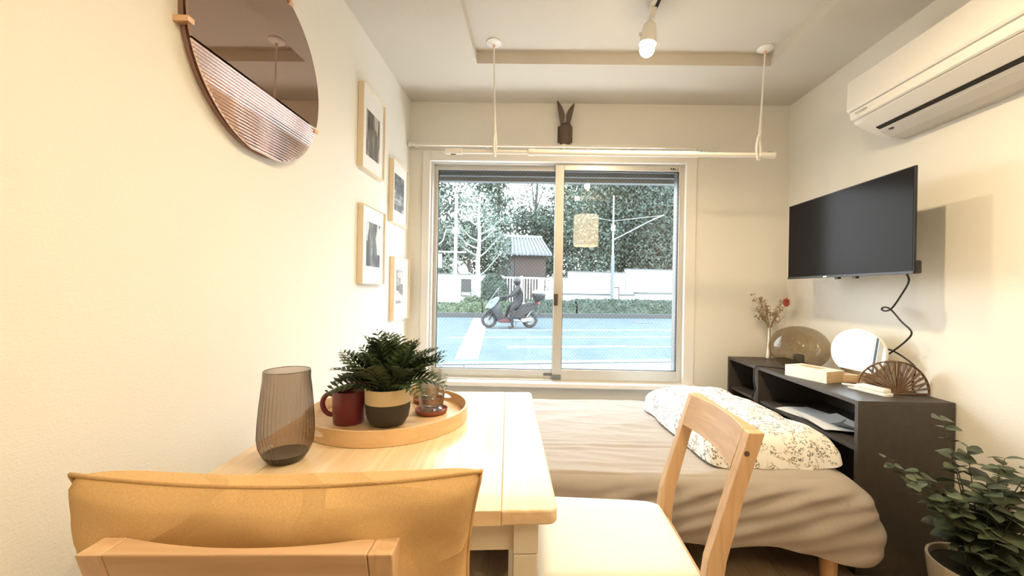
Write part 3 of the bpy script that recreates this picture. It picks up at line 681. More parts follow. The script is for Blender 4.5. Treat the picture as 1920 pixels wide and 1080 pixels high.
prof_body([(-.06, 1.866), (-.115, 1.883), (-.118, 1.880), (-.075, 1.855), (-.03, 1.846), (-.002, 1.846), (-.002, 1.866)], AY0, AY1-.05).build('underside_tray', 'louver', ac, bevel=.003)
MB().sphere((-.106, AY1-.10, 1.8755), .014, 12, 6, (1, 1, .25)).build('sensor', 'pot_dark', ac, 60)
def text_obj(txt, size, name, m_, parent, loc, rot):
    cu_ = bpy.data.curves.new('txt', 'FONT'); cu_.body = txt; cu_.size = size; cu_.extrude = .0002; cu_.resolution_u = 2
    to = bpy.data.objects.new('txt', cu_); COL.objects.link(to); bpy.context.view_layer.update()
    me = bpy.data.meshes.new_from_object(to.evaluated_get(bpy.context.evaluated_depsgraph_get())); bpy.data.objects.remove(to)
    me.name = name; me.materials.clear(); me.materials.append(MATS[m_]); o = bpy.data.objects.new(name, me); COL.objects.link(o); o.parent = parent; o.location = loc; o.rotation_euler = rot; return o
text_obj('TOSHIBA', .017, 'maker_lettering', 'print_grey', ac, (-.2292, 1.872, 1.958), (R(84), 0, R(-90)))

# ------------------------------------------------------------------ table top objects
# smoked ribbed vase
vz = thing('glass_vase', 'smoked ribbed glass vase at the near edge of the table', 'vase', (-.541, .868, TZ))
rib = lambda a, z: 1+(.014*math.cos(a*38) if .012 < z < .178 else 0)
out = [(.033, .0), (.037, .004), (.0445, .016), (.0525, .036), (.0550, .055), (.0540, .085), (.0515, .12), (.0482, .155), (.0465, .178), (.0460, .196)]
MB().lathe(out, 304, mod=rib).build('glass_wall', 'smoke_vase', vz, 180)
MB().lathe([(.0460, .196), (.0453, .1975), (.0440, .196)], 64).build('rim', 'smoke_base', vz, 180)
MB().lathe([(0, .001), (.0325, .001), (.039, .010), (.043, .018), (.028, .015), (0, .014)], 48).build('thick_base', 'smoke_base', vz, 60)
# etched squiggle on the glass
b = MB(); pts = []
for i in range(60):
    t_ = i/59; a = R(-118)+t_*.62; zz = .036+.018*t_+.006*math.sin(t_*38)*(1-.4*t_); rr = .0628+.0004; rr = .0525+(.0555-.0525)*min(1, max(0, (zz-.036)/.02))+.0012
    pts.append((rr*math.cos(a), rr*math.sin(a), zz))
MB().tube(pts, .00035, 4).build('etched_script', 'white_metal', vz)
# tray
TRX, TRY, TRR = -.418, 1.160, .222
tr = thing('serving_tray', 'round birch serving tray with low rim and grip hole', 'tray', (TRX, TRY, TZ))
MB().lathe([(0, .002), (TRR-.004, .002), (TRR-.004, .008), (0, .008)], 72).build('tray_floor', 'tray_wood', tr, 40)
n = 120; b = MB()
holes = [R(58), R(238)]
def rimz(a):
    for h in holes:
        d = abs((a-h+math.pi) % (2*math.pi)-math.pi)
        if d < .15: return math.sqrt(1-(d/.15)**2)
    return 0
vs = []; fs = []
for i in range(n):
    a = 2*math.pi*i/n; k = rimz(a)
    for r in (TRR-.006, TRR):
        for z in (.001, .0225-.0075*k, .0225+.0075*k, .040): vs.append((r*math.cos(a), r*math.sin(a), z))
for i in range(n):
    j = (i+1) % n; A, C = i*8, j*8; k = rimz(2*math.pi*(i+.5)/n)
    for r in (0, 4):
        fs.append((A+r, C+r, C+r+1, A+r+1)); fs.append((A+r+2, C+r+2, C+r+3, A+r+3))
        if k == 0: fs.append((A+r+1, C+r+1, C+r+2, A+r+2))
    fs += [(A+3, C+3, C+7, A+7), (A, A+4, C+4, C)]
    if k > 0: fs += [(A+1, C+1, C+5, A+5), (A+2, A+6, C+6, C+2)]
MB().add(vs, fs).build('rim', 'tray_wood', tr, 40)
TF = TZ+.0085
# mugs
def mug(loc, rz, label):
    m_ = thing('mug', label, 'mug', loc, rz, 'dark red mugs on the tray')
    MB().lathe([(0, 0), (.038, 0), (.0405, .004), (.0425, .045), (.0435, .088), (.0425, .0895), (.0410, .088), (.0400, .045), (.037, .007), (0, .006)], 40).build('cup', 'red_ceramic', m_, 50)
    pts = [(-.041, 0, .076), (-.056, 0, .078), (-.067, 0, .066), (-.070, 0, .050), (-.064, 0, .033), (-.052, 0, .023), (-.040, 0, .022)]
    MB().tube(catmull(pts, 4), .0048, 10, flat=1.4).build('handle', 'red_ceramic', m_, 60)
    return m_
mug((-.510, 1.098, TF), R(8), 'dark red mug in front, its handle pointing left')
mug((-.520, 1.205, TF), R(150), 'dark red mug mostly hidden behind the front mug')
# glasses on terracotta coasters
def tumbler(loc, i):
    c = thing('coaster', ['terracotta dish under the front drinking glass', 'terracotta dish under the rear drinking glass'][i], 'coaster', loc, group='terracotta dishes on the tray')
    MB().lathe([(0, 0), (.040, 0), (.046, .004), (.048, .013), (.0465, .0135), (.044, .006), (0, .0055)], 36).build('dish', 'terracotta', c, 40)
    g = thing('drinking_glass', ['clear faceted tumbler standing on the front terracotta dish', 'clear faceted tumbler behind, on the rear terracotta dish'][i], 'glass', (loc[0], loc[1], loc[2]+.006), group='clear tumblers on the tray')
    fac = lambda a, z: 1-(.05*abs(math.sin(a*4.5)) if .012 < z < .068 else 0)
    MB().lathe([(.031, .0), (.033, .004), (.0345, .014), (.038, .04), (.0415, .066), (.0425, .072), (.0465, .105)], 72, mod=fac).build('outer_wall', 'clear_glass', g, 40)
    MB().lathe([(.0465, .105), (.0455, .1065), (.0443, .105), (.040, .072), (.034, .025), (.028, .014), (0, .012)], 48).build('inner_wall', 'clear_glass', g, 60)
    MB().lathe([(0, .0), (.031, 0), (.032, .007), (0, .009)], 36).build('base', 'clear_glass', g, 60)
tumbler((-.308, 1.198, TF), 0); tumbler((-.350, 1.315, TF), 1)
# fern in a two-tone pot
fp = thing('potted_fern', 'dark green fern in a cream and charcoal pot on the tray', 'potted plant', (-.400, 1.092, TF))
MB().lathe([(0, 0), (.034, 0), (.046, .006), (.054, .020), (.0585, .045), (.0595, .062)], 44).build('pot_lower', 'pot_dark', fp, 60)
MB().lathe([(.0596, .062), (.0605, .100), (.0595, .1015), (.057, .100), (.056, .085), (.056, .062)], 44).build('pot_upper', 'pot_cream', fp, 50)
MB().lathe([(0, .088), (.057, .086)], 24).build('soil', 'soil', fp, 60)
def frond_mesh(Lf, droop, seed, np_=12):
    rnd = random.Random(seed); b = MB(); P = []
    for i in range(np_+1):
        t_ = i/np_; P.append(Vector((Lf*(t_*.92), 0, Lf*(1.0*t_-droop*t_*t_))))
    b.tube(P, [.0016*(1-.75*i/np_) for i in range(np_+1)], 4)
    for i in range(2, np_+1):
        t_ = i/np_; ln = Lf*.36*math.sin(math.pi*min(1, .18+.80*t_))**.8*(1 if t_ < .95 else .6); d = (P[i]-P[i-1]).normalized(); nrm = Vector((-d.z, 0, d.x))
        for s in (-1, 1):
            dr = (d*.55+Vector((0, s, 0))*.85+nrm*(.10+.12*rnd.random())).normalized(); w_ = ln*.115+.0008; o = P[i]; sd = d.cross(Vector((0, s, 0))).cross(dr).normalized() if False else (d-dr*d.dot(dr)).normalized()
            m1 = o+dr*ln*.5+nrm*ln*.05; e = o+dr*ln-nrm*ln*.08
            b.add([o-sd*w_*.3, o+sd*w_*.3, m1+sd*w_, m1-sd*w_, e, m1+nrm*w_*.35], [(0, 1, 2, 5), (0, 5, 3), (5, 2, 4), (5, 4, 3)])
    return b.mesh('frond', 'fern', recalc=False)
FM = [frond_mesh(.150, .45, 1), frond_mesh(.140, .25, 2), frond_mesh(.15, .9, 3), frond_mesh(.135, .12, 4)]
rnd = random.Random(5)
for i in range(34):
    a = i*2.399963+rnd.uniform(-.2, .2); k = [2, 0, 0, 1, 3, 0][i % 6]; s = rnd.uniform(.80, 1.0)
    inst('frond', FM[k], fp, (.018*math.cos(a), .018*math.sin(a), .086), (rnd.uniform(-.4, .4), (.05 if k == 2 else rnd.uniform(-.85, .05)), a), (s*1.1, s*1.1, s*1.1))
# three trailing fronds to the left and right
for a, s, tl in ((R(178), 1.1, .25), (R(-6), 1.15, .05), (R(170), 1.0, -.1), (R(12), 1.05, -.2), (R(186), .95, .4), (R(2), 1.0, -.45)): inst('frond', FM[0], fp, (0, 0, .09), (.1, tl, a), (s, s, s))

# ------------------------------------------------------------------ on the cabinets
CZ = .70
bv = thing('bud_vase', 'slim silver bud vase beside the smoked globe lamp', 'vase', (1.520, 2.615, CZ))
MB().lathe([(0, 0), (.030, 0), (.031, .004), (.026, .03), (.019, .10), (.0145, .16), (.013, .195), (.0145, .208), (.0128, .208), (.0115, .19), (.012, .1), (0, .02)], 28).build('body', 'chrome', bv, 50)
bq = thing('dried_flowers', 'bunch of dried beige flowers with one red bloom', 'dried flowers', (1.520, 2.615, CZ+.12))
rnd = random.Random(11)
flower = MB().sphere((0, 0, 0), .0062, 6, 4).mesh('seed_head', 'dried', 180)
for i in range(26):
    a = rnd.uniform(0, 2*math.pi); sp_ = rnd.uniform(.01, .085); hgt = rnd.uniform(.15, .285); ex, ey = math.cos(a)*sp_*1.2-.01, math.sin(a)*sp_*.55
    pts = [(0, 0, 0), (ex*.12, ey*.12, .085), (ex*.55, ey*.55, .09+(hgt-.09)*.5), (ex, ey, hgt)]
    stm = MB().tube(catmull(pts, 3), .0011, 4).build('sprig', 'dried', bq, 60)
    for j in range(9):
        t_ = rnd.uniform(.45, 1.0); p = Vector(pts[2]).lerp(Vector(pts[3]), (t_-.45)/.55)
        inst('seed_head', flower, stm, p+Vector((rnd.uniform(-.012, .012), rnd.uniform(-.012, .012), rnd.uniform(-.006, .01))), (0, 0, 0), (rnd.uniform(.5, 1.0),)*3)
for ex, ez in ((-.125, .30), (-.115, .265), (-.075, .28)):
    s_ = MB().tube(catmull([(0, 0, .05), (ex*.3, -.01, .14), (ex*.7, -.02, ez*.85), (ex, -.02, ez)], 4), .0013, 5).build('sprig', 'dried', bq, 60)
    for j in range(6): inst('seed_head', flower, s_, (ex+rnd.uniform(-.012, .012), -.02, ez+rnd.uniform(-.008, .008)), (0, 0, 0), (1.3, 1.3, .8))
rb = MB().tube(catmull([(0, 0, .05), (.02, -.01, .14), (.055, -.02, .20), (.085, -.03, .235)], 4), .0018, 5).build('bloom_stem', 'dried', bq, 60)
pet = MB().add([(0, -.004, 0), (0, .004, 0), (.022, .006, .010), (.022, -.006, .010), (.036, 0, .014)], [(0, 1, 2, 3), (3, 2, 4)]).mesh('petal', 'dried_red', recalc=False)
for i in range(34):
    a = i*2.4; el = -.5+1.7*(i/34)
    inst('petal', pet, rb, (.085, -.03, .240), (0, -el, a), (1.15, 1.15, 1))
MB().sphere((.085, -.03, .242), .017, 10, 6).build('bloom_core', 'dried_red', rb, 180)

gl = thing('globe_lamp', 'smoked glass globe table lamp with black socket', 'table lamp', (1.487, 2.275, CZ))
pr = [(.052, .003)]+[(.148*math.sin(math.pi*i/26)**.93, .124-.121*math.cos(math.pi*i/26)) for i in range(3, 26)]+[(0, .245)]
MB().lathe(pr, 56).build('globe', 'smoke_globe', gl, 180)
MB().lathe([(0, 0), (.055, 0), (.055, .006), (.024, .010), (0, .010)], 32).build('base', 'black', gl, 40)
MB().lathe([(0, .01), (.026, .01), (.027, .085), (.020, .087), (.018, .06), (0, .06)], 28).build('socket', 'pot_dark', gl, 40)
tag(MB().tube(catmull([(1.44, 2.275, CZ+.004), (1.39, 2.30, CZ+.004), (1.34, 2.33, CZ+.004), (1.303, 2.344, CZ+.004)], 5), .003, 6).build('lamp_flex', 'black', None, 60), 'thin black flex lying beside the globe lamp', 'cable')

bx = thing('wooden_box', 'long white-fronted box with a bare wooden end on the cabinet', 'box', (1.412, 2.046, CZ), rz=R(21))
B(-.062, -.060, -.105, .105, 0, .056).build('white_face', 'upholstery', bx); B(-.060, .065, -.105, .105, 0, .054).build('body', 'light_wood', bx, bevel=.0015); B(-.060, .065, -.105, .105, .0545, .056).build('lid', 'upholstery', bx, bevel=.0005)
B(-.02, .03, -.04, .06, .056, .0566).build('lid_slot', 'light_wood', bx)

ms = thing('mirror_stand', 'low wooden block holding the round table mirror', 'stand', (1.575, 1.985, CZ), rz=R(-4))
B(-.085, .085, -.022, .022, 0, .038).build('block', 'light_wood', ms, bevel=.002); B(-.07, .07, -.005, .005, .0381, .0388).build('groove', 'stem_brown', ms)
tm = thing('table_mirror', 'round table mirror catching the pale daylight on the cabinet', 'mirror', (1.578, 1.983, .846), rot=(0, R(5), R(9)))
el = [(.140*math.cos(2*math.pi*i/56), .112*math.sin(2*math.pi*i/56)) for i in range(56)]
MB().prism([(a*1.02, b_*1.02) for a, b_ in el], .001, .012, 'x').build('back', 'white_plastic', tm, 40, bevel=.002)
MB().prism(el, -.003, .001, 'x').build('glass', 'silver_mirror', tm, 40)

ph = thing('white_charger', 'white charger with a wound cord on the cabinet edge', 'charger', (1.470, 1.775, CZ), rz=R(14))
rbox(-.022, .022, -.085, .085, 0, .014, (.012,)*4).build('base', 'white_plastic', ph, bevel=.003); rbox(-.020, .020, -.075, .045, .0145, .030, (.008,)*4).build('body', 'ac_white', ph, bevel=.003)
MB().tube(catmull([(-.018, .05, .018), (-.03, .09, .016), (-.012, .108, .014), (.012, .104, .012), (.024, .085, .012), (.02, .06, .02)], 5), .0035, 6).build('cord', 'ac_white', ph, 60)
B(-.004, .004, .030, .040, .030, .0308).build('button', 'print_grey', ph)

# fan shaped openwork holder
fn = thing('fan_holder', 'brown openwork fan-shaped wooden holder on the cabinet', 'holder', (1.552, 1.735, CZ), rz=R(4))
def fanpanel(parent, sgn, ang):
    Rr = .138
    pn = thing  # noqa
    M = Matrix.Rotation(ang, 4, 'Z')
    arcp = [(Rr*math.cos(a), Rr*math.sin(a)) for a in [R(2)+R(86)*i/14 for i in range(15)]]
    b = MB()
    pts = [(x*1.0*sgn, 0, z+.004) for x, z in arcp]
    o = MB().tube(pts, .0062, 6, flat=.7).xf(M).build('rim_bar', 'fan_wood', parent, 60)
    MB().tube([(0, 0, .005), (sgn*Rr, 0, .006)], .006, 6, flat=.7).xf(M).build('foot_bar', 'fan_wood', parent, 60)
    for i in range(1, 9):
        a = R(2+86*i/8.2); MB().tube([(0, 0, .008), (sgn*Rr*math.cos(a)*.99, 0, Rr*math.sin(a)*.99)], [.004, .0085], 5, flat=.5).xf(M).build('slat', 'fan_wood', parent, 60)
    for i in range(5):
        a = R(10+16*i); r1, r2 = .075, .125
        MB().tube([(sgn*r1*math.cos(a), .001, r1*math.sin(a)), (sgn*r2*math.cos(a+.2), .001, r2*math.sin(a+.2))], .003, 5, flat=.5).xf(M).build('slat', 'fan_wood', parent, 60)
fanpanel(fn, 1, R(-4)); fanpanel(fn, -1, R(-62))

# ------------------------------------------------------------------ eucalyptus in a pot
ep = thing('potted_eucalyptus', 'leafy green eucalyptus in a grey pot beside the cabinet', 'potted plant', (1.487, 1.345, 0))
MB().lathe([(0, 0), (.10, 0), (.108, .01), (.132, .222), (.132, .232), (.124, .232), (.118, .20), (0, .20)], 40).build('pot', 'pot_grey', ep, 50)
MB().lathe([(0, .215), (.121, .212)], 24).build('soil', 'soil', ep)
def leaf_mesh(Ln, W_):
    b = MB(); n = 8; vs = [(0, 0, 0)]
    rows = []
    for i in range(1, n):
        t_ = i/n; wv = W_*math.sin(math.pi*t_**.8)**.75; z = .06*Ln*math.sin(math.pi*t_)-.10*Ln*t_*t_
        rows.append([(Ln*t_, -wv, z+.10*wv), (Ln*t_, 0, z-.02*Ln), (Ln*t_, wv, z+.10*wv)])
    for r in rows: vs += r
    vs.append((Ln, 0, -.10*Ln)); fs = [(0, 2, 1), (0, 3, 2)]
    for i in range(len(rows)-1):
        a = 1+i*3; fs += [(a, a+1, a+4, a+3), (a+1, a+2, a+5, a+4)]
    a = 1+(len(rows)-1)*3; e = len(vs)-1; fs += [(a, a+1, e), (a+1, a+2, e)]
    return b.add(vs, fs).mesh('leaf', 'eucalyptus', 180, recalc=False)
LM = leaf_mesh(.068, .026)
rnd = random.Random(3)
tips = [(-.30, .02, .575, .7), (-.20, -.03, .46, .8), (-.075, .06, .70, 1), (-.03, .02, .62, 1), (.05, -.02, .60, 1), (.13, -.03, .57, .8), (.185, -.04, .56, .8), (.10, .05, .50, 1.1), (-.12, -.05, .43, 1.2), (.02, -.08, .46, 1.3), (.17, -.06, .42, 1.1), (-.06, -.09, .38, 1.3), (.11, -.10, .36, 1.2), (-.16, .05, .52, 1), (.0, .09, .55, 1), (.20, -.02, .33, 1), (-.02, -.12, .31, 1.2), (-.10, .02, .36, 1.3), (.07, -.12, .28, 1.1), (-.24, .0, .50, 1), (-.05, -.06, .52, 1.1), (.07, .0, .45, 1.2), (-.13, -.02, .48, 1.1), (.0, -.05, .58, 1), (-.09, -.10, .33, 1.2), (.13, .02, .52, 1)]
for k, (tx, ty, tz, sc_) in enumerate(tips):
    tx = min(tx, .118)
    P = catmull([(tx*.1, ty*.2, .205), (tx*.25, ty*.4, .205+(tz-.205)*.40), (tx*.6, ty*.75, .205+(tz-.205)*.74), (tx, ty, tz)], 5)
    s_ = MB().tube(P, [.0032*(1-.7*i/(len(P)-1)) for i in range(len(P))], 5).build('stem', 'stem_brown', ep, 60)
    nn = 8 if tz > .45 else 6
    for j in range(nn):
        t_ = .30+.70*j/(nn-1); q = t_*(len(P)-1); i0 = min(int(q), len(P)-2); p = P[i0].lerp(P[i0+1], q-i0); ph_ = j*1.57+k
        for s in (0, math.pi):
            sz = sc_*rnd.uniform(.85, 1.15)*(1.25-.62*t_)
            inst('leaf', LM, s_, p, (rnd.uniform(-.5, .5), rnd.uniform(-.45, .25), ph_+s+rnd.uniform(-.3, .3)), (sz, sz*rnd.uniform(.9, 1.15), sz))

# ================================================================== OUTSIDE
TH = R(10); GZ = -.10
def EX(p, q, z=0): return (p*math.cos(TH)-q*math.sin(TH), p*math.sin(TH)+q*math.cos(TH), z)
def PQ(x, y): return (x*math.cos(TH)+y*math.sin(TH), -x*math.sin(TH)+y*math.cos(TH))
ROT = (0, 0, TH)
def ob(b, name, m_, label, cat, loc=(0, 0, 0), kind=None, smooth=0, bevel=0, group=None, recalc=True):
    o = b.build(name, m_, None, smooth, bevel, loc, ROT, recalc=recalc); return tag(o, label, cat, group, kind)
ob(B(-45, 45, 6.7, 17.6, GZ-.3, GZ), 'road', 'asphalt', 'pale blue-grey asphalt road outside the window', 'road', kind='structure')
pv = struct(bpy.data.objects.new('pavement', None), 'pale paved strip along the near side of the road', 'pavement'); COL.objects.link(pv); pv.rotation_euler = ROT
B(-20, 24, 3.9, 6.45, GZ-.3, GZ-.012).build('bedding', 'pavement_joint', pv)
sl = B(0, 1.19, 0, .84, 0, .03).mesh('slab', 'pavement')
for i in range(-7, 11):
    for j in range(3): inst('slab', sl, pv, (i*1.2, 3.92+j*.845, GZ-.014))
ob(B(-30, 30, 6.46, 6.7, GZ-.3, GZ+.03), 'kerb', 'pavement', 'low pale kerb along the near pavement', 'kerb', kind='structure')
ob(B(-45, 45, 17.6, 17.85, GZ-.3, GZ+.20), 'kerb', 'kerb_stone', 'dark grey kerb along the far side of the road', 'kerb', kind='structure')
ob(B(-60, 60, 17.85, 70, GZ-.4, GZ+.12), 'verge', 'earth', 'ground beyond the road under the trees', 'ground', kind='structure')
# road markings
def marking(poly, label, group='white lines on the road'):
    o = MB().prism(poly, GZ+.0005, GZ+.003).build('road_marking', 'road_paint'); tag(o, label, 'road marking', group)
marking([(-1.40, 6.95), (-.99, 6.98), (-2.03, 17.0), (-2.62, 16.9)], 'broad white slanting stripe across the left of the road', None)
def line(q, p0, p1, w_, label): marking([EX(p0, q-w_/2)[:2], EX(p1, q-w_/2)[:2], EX(p1, q+w_/2)[:2], EX(p0, q+w_/2)[:2]], label)
line(12.2, .2, 22, .10, 'thin far white line along the road')
line(10.3, -.4, 22, .10, 'thin middle white line along the road')
line(8.55, .9, 3.6, .20, 'thick short white line on the near lane'); line(8.45, 3.6, 22, .09, 'thin near white line continuing the thick one')
x_, y_ = 4.75, 17.0
mh = MB().lathe([(0, 0), (.42, 0), (.42, .008), (0, .010)], 28); o = ob(mh, 'manhole_cover', 'kerb_stone', 'dark round manhole cover on the far lane', 'manhole cover', (4.3, 16.2, GZ))

# facade of the own building around the window
fc = MB().box(-8, OX0-.3, YB+.152, YB+.17, -.4, 3.2).box(OX1+.3, 9, YB+.152, YB+.17, -.4, 3.2).box(OX0-.3, OX1+.3, YB+.152, YB+.17, 2.22, 3.2).box(OX0-.3, OX1+.3, YB+.152, YB+.17, -.4, .47)
struct(fc.build('wall_outside', 'facade', recalc=False), 'grey outer wall face of the house around the window', 'wall')

# garden wall with cap
def gwall(p0, p1, q, h, label):
    g = thing('garden_wall', label, 'garden wall', EX((p0+p1)/2, q, GZ), rot=ROT, group='white garden walls across the road'); hw = (p1-p0)/2
    B(-hw, hw, -.12, .12, 0, h).build('wall_body', 'garden_wall', g); B(-hw-.02, hw+.02, -.17, .17, h, h+.06).build('cap', 'wall_cap', g)
    return g
gwall(-9.0, 1.88, 21.6, 2.0, 'long white garden wall left of the picket gate')
gwall(4.72, 5.56, 21.6, 1.95, 'lowest short piece of white wall right of the picket gate')
gw = gwall(5.58, 8.85, 21.5, 2.28, 'white wall in the middle behind the dark pole')
gwall(8.9, 20, 21.5, 2.5, 'tallest white wall at the far right behind hedge')
pl = thing('stone_planter', 'low grey stone planter along the foot of the white wall', 'planter', EX(9.2, 20.9, GZ), rot=ROT)
for a, c in ((-4.2, -.1), (.1, 4.3), (4.5, 9)): B(a, c, -.3, .3, 0, 1.12 if a > 0 else 1.02).build('planter_block', 'garden_wall', pl); B(a, c, -.32, .32, 1.12 if a > 0 else 1.02, 1.24 if a > 0 else 1.12).build('cap', 'wall_cap', pl)
# picket gate
gt = thing('picket_gate', 'white metal picket gate in the garden wall behind the motorcycle', 'gate', EX(3.3, 21.6, GZ), rot=ROT)
pk = B(-.025, .025, -.02, .02, .35, 1.88).mesh('picket', 'white_metal')
for i in range(17): inst('picket', pk, gt, (-1.24+i*.155, 0, 0))
B(-1.34, 1.34, -.035, .035, 1.86, 1.95).build('top_bar', 'white_metal', gt); B(-1.34, 1.34, -.035, .035, .42, .56).build('bottom_bar', 'white_metal', gt)
for x in (-1.33, -.30, 1.33): B(x-.06, x+.06, -.06, .06, 0, 2.0).build('gate_post', 'white_metal', gt)
B(.62, .88, -.05, -.02, .6, 1.86).build('notice_panel', 'garden_wall', gt)
# gatehouse
gh = thing('gatehouse', 'brown timber gatehouse with grey tiled roof behind the gate', 'building', EX(3.55, 25.2, GZ), rot=ROT)
B(-1.6, 1.5, 0, 1.5, 0, 3.35).build('timber_wall', 'timber_brown', gh); B(-1.5, -.55, -.06, 0, .1, 3.1).build('door_leaf', 'timber_dark', gh); B(-.5, -.42, -.1, 0, 0, 3.3).build('post', 'timber_dark', gh)
B(-1.7, 1.7, -.12, .1, 3.3, 3.45).build('eave_beam', 'timber_dark', gh)
sn, cs = 1.25, 1.35
MB().hexa([(-1.75, -.5, 3.42), (1.75, -.5, 3.42), (1.35, 1.1, 4.62), (-1.35, 1.1, 4.62)], [(-1.75, -.5, 3.50), (1.75, -.5, 3.50), (1.35, 1.1, 4.70), (-1.35, 1.1, 4.70)]).build('roof_deck', 'tile_grey', gh)
for i in range(15):
    t_ = -1+2*i/14; MB().tube([(t_*1.73, -.53, 3.52), (t_*1.36, 1.08, 4.72)], .062, 8).build('roof_tile', 'tile_light', gh, 60)
MB().tube([(-1.42, 1.1, 4.76), (1.42, 1.1, 4.76)], .13, 10).build('ridge', 'tile_light', gh, 60)
for i in range(15): MB().cyl(((-1+2*i/14)*1.73, -.56, 3.50), ((-1+2*i/14)*1.73, -.52, 3.51), .066, n=8).build('eave_tile', 'tile_light', gh)

# hedges
def leafcloud(b, n, fn, size, rnd):
    for _ in range(n):
        p, nrm = fn(); s = size*rnd.uniform(.6, 1.3); d = Vector((rnd.gauss(0, 1), rnd.gauss(0, 1), rnd.gauss(0, 1))).normalized()
        e = (nrm*.7+Vector((rnd.gauss(0, 1), rnd.gauss(0, 1), rnd.gauss(0, 1)))*.6).normalized(); u = d.cross(e).normalized(); v = e.cross(u)
        b.add([p-u*s, p-v*s*.6, p+u*s, p+v*s*.6], [(0, 1, 2, 3)])
def hedge(p0, p1, q, h, dp, label, mt, n, seed):
    rnd = random.Random(seed); hd = thing('hedge', label, 'hedge', EX((p0+p1)/2, q, GZ+.12), rot=ROT, group='clipped hedges along the far kerb'); hw = (p1-p0)/2
    def bump(u, v): 
        x = -hw+2*hw*u; a = math.pi*v; r = 1+.13*noise.noise(Vector((x*2, v*4, seed))); return (x, -math.cos(a)*dp/2*r, max(0, math.sin(a))**.5*h*.86*r)
    MB().grid(bump, 60, 9).build('core', mt, hd, 180)
    b = MB()
    def fn():
        u, v = rnd.random(), rnd.random(); p = Vector(bump(u, v)); nrm = Vector((0, -math.cos(math.pi*v), math.sin(math.pi*v))); return p+nrm*rnd.uniform(-.03, .08), nrm
    leafcloud(b, n, fn, .045, rnd); o = b.build('foliage', mt, hd, recalc=False); o['kind'] = 'stuff'
hedge(-3.0, .7, 18.35, .50, .7, 'low clipped hedge left of the motorcycle', 'hedge_green', 4500, 1)
hedge(.8, 2.6, 18.45, .58, .7, 'clipped hedge directly behind the motorcycle', 'hedge_green', 3000, 2)
hedge(2.8, 5.1, 18.5, .72, .8, 'clipped hedge right of the motorcycle beside the mullion', 'leaf_mid', 3600, 5)
hedge(5.2, 15, 18.5, .78, .8, 'long clipped hedge in front of the white walls', 'leaf_mid', 14000, 3)
rnd = random.Random(8); sh = thing('round_shrub', 'small round shrub at the foot of the pale street tree', 'shrub', EX(.35, 19.2, GZ+.12), rot=ROT)
b = MB(); 
def fn():
    d = Vector((rnd.gauss(0, 1), rnd.gauss(0, 1), abs(rnd.gauss(0, 1)))).normalized(); return Vector((d.x*.75, d.y*.4, d.z*.85))*rnd.uniform(.7, 1), d
leafcloud(b, 2600, fn, .05, rnd); o = b.build('foliage', 'hedge_green', sh, recalc=False); o['kind'] = 'stuff'
MB().sphere((0, 0, .25), .45, 12, 8, (1.3, .6, 1)).build('core', 'leaf_mid', sh, 180)
rnd = random.Random(18); sh = thing('climber', 'dark ivy shrub beside the left end of the picket gate', 'shrub', EX(1.45, 21.0, GZ+.12), rot=ROT)
b = MB()
def fn():
    d = Vector((rnd.gauss(0, 1), rnd.gauss(0, 1), rnd.gauss(0, 1))).normalized(); return Vector((d.x*.75, d.y*.35, 1.0+d.z*.95))*1.0, d
leafcloud(b, 2600, fn, .06, rnd); o = b.build('foliage', 'leaf_mid', sh, recalc=False); o['kind'] = 'stuff'
MB().sphere((0, 0, .95), .62, 12, 8, (1, .5, 1.4)).build('core', 'leaf_dark', sh, 180)

# trees
def tree(px, q, h, rx, rz, label, lm, n, seed, base=2.2, lsz=.16, blobs=9, bark='bark_dark', conifer=False):
    rnd = random.Random(seed); t_ = thing('tree', label, 'tree', EX(px, q, GZ+.12), rot=ROT, group='trees beyond the garden wall')
    MB().tube([(0, 0, 0), (rnd.uniform(-.15, .15), 0, h*.35), (rnd.uniform(-.3, .3), 0, h*.7), (0, 0, h*.96)], [.20, .16, .10, .03], 8).build('trunk', bark, t_, 60)
    B_ = []
    for i in range(blobs):
        if conifer:
            z = base+(h-base)*(i+.5)/blobs; r = rx*(1-.72*(i/blobs)); B_.append((Vector((rnd.uniform(-.3, .3)*r, rnd.uniform(-.3, .3)*r, z)), r, (h-base)/blobs*.75))
        else:
            a = rnd.uniform(0, 6.28); rr = rx*math.sqrt(rnd.random())*.75; z = rnd.uniform(base, h-rz*.35); k = 1-.35*abs((z-base)/(h-base)-.45); B_.append((Vector((math.cos(a)*rr, math.sin(a)*rr, z)), rx*.52*k, rz*.42*k))
    for c, r, hz in B_:
        if rnd.random() < .8: 
            z0 = max(h*.15, c.z-hz*.8-.4); MB().tube([(0, 0, min(z0, h*.8)), ((c.x)*.5, c.y*.5, (z0+c.z)/2), (c.x, c.y, c.z)], [.07, .045, .015], 5).build('branch', bark, t_, 60)
    b = MB()
    def fn():
        c, r, hz = rnd.choice(B_); d = Vector((rnd.gauss(0, 1), rnd.gauss(0, 1), rnd.gauss(0, 1))).normalized(); k = rnd.random()**.4; return c+Vector((d.x*r*k, d.y*r*k, d.z*hz*k)), d
    leafcloud(b, n, fn, lsz, rnd); o = b.build('foliage', lm, t_, recalc=False); o['kind'] = 'stuff'
    return t_
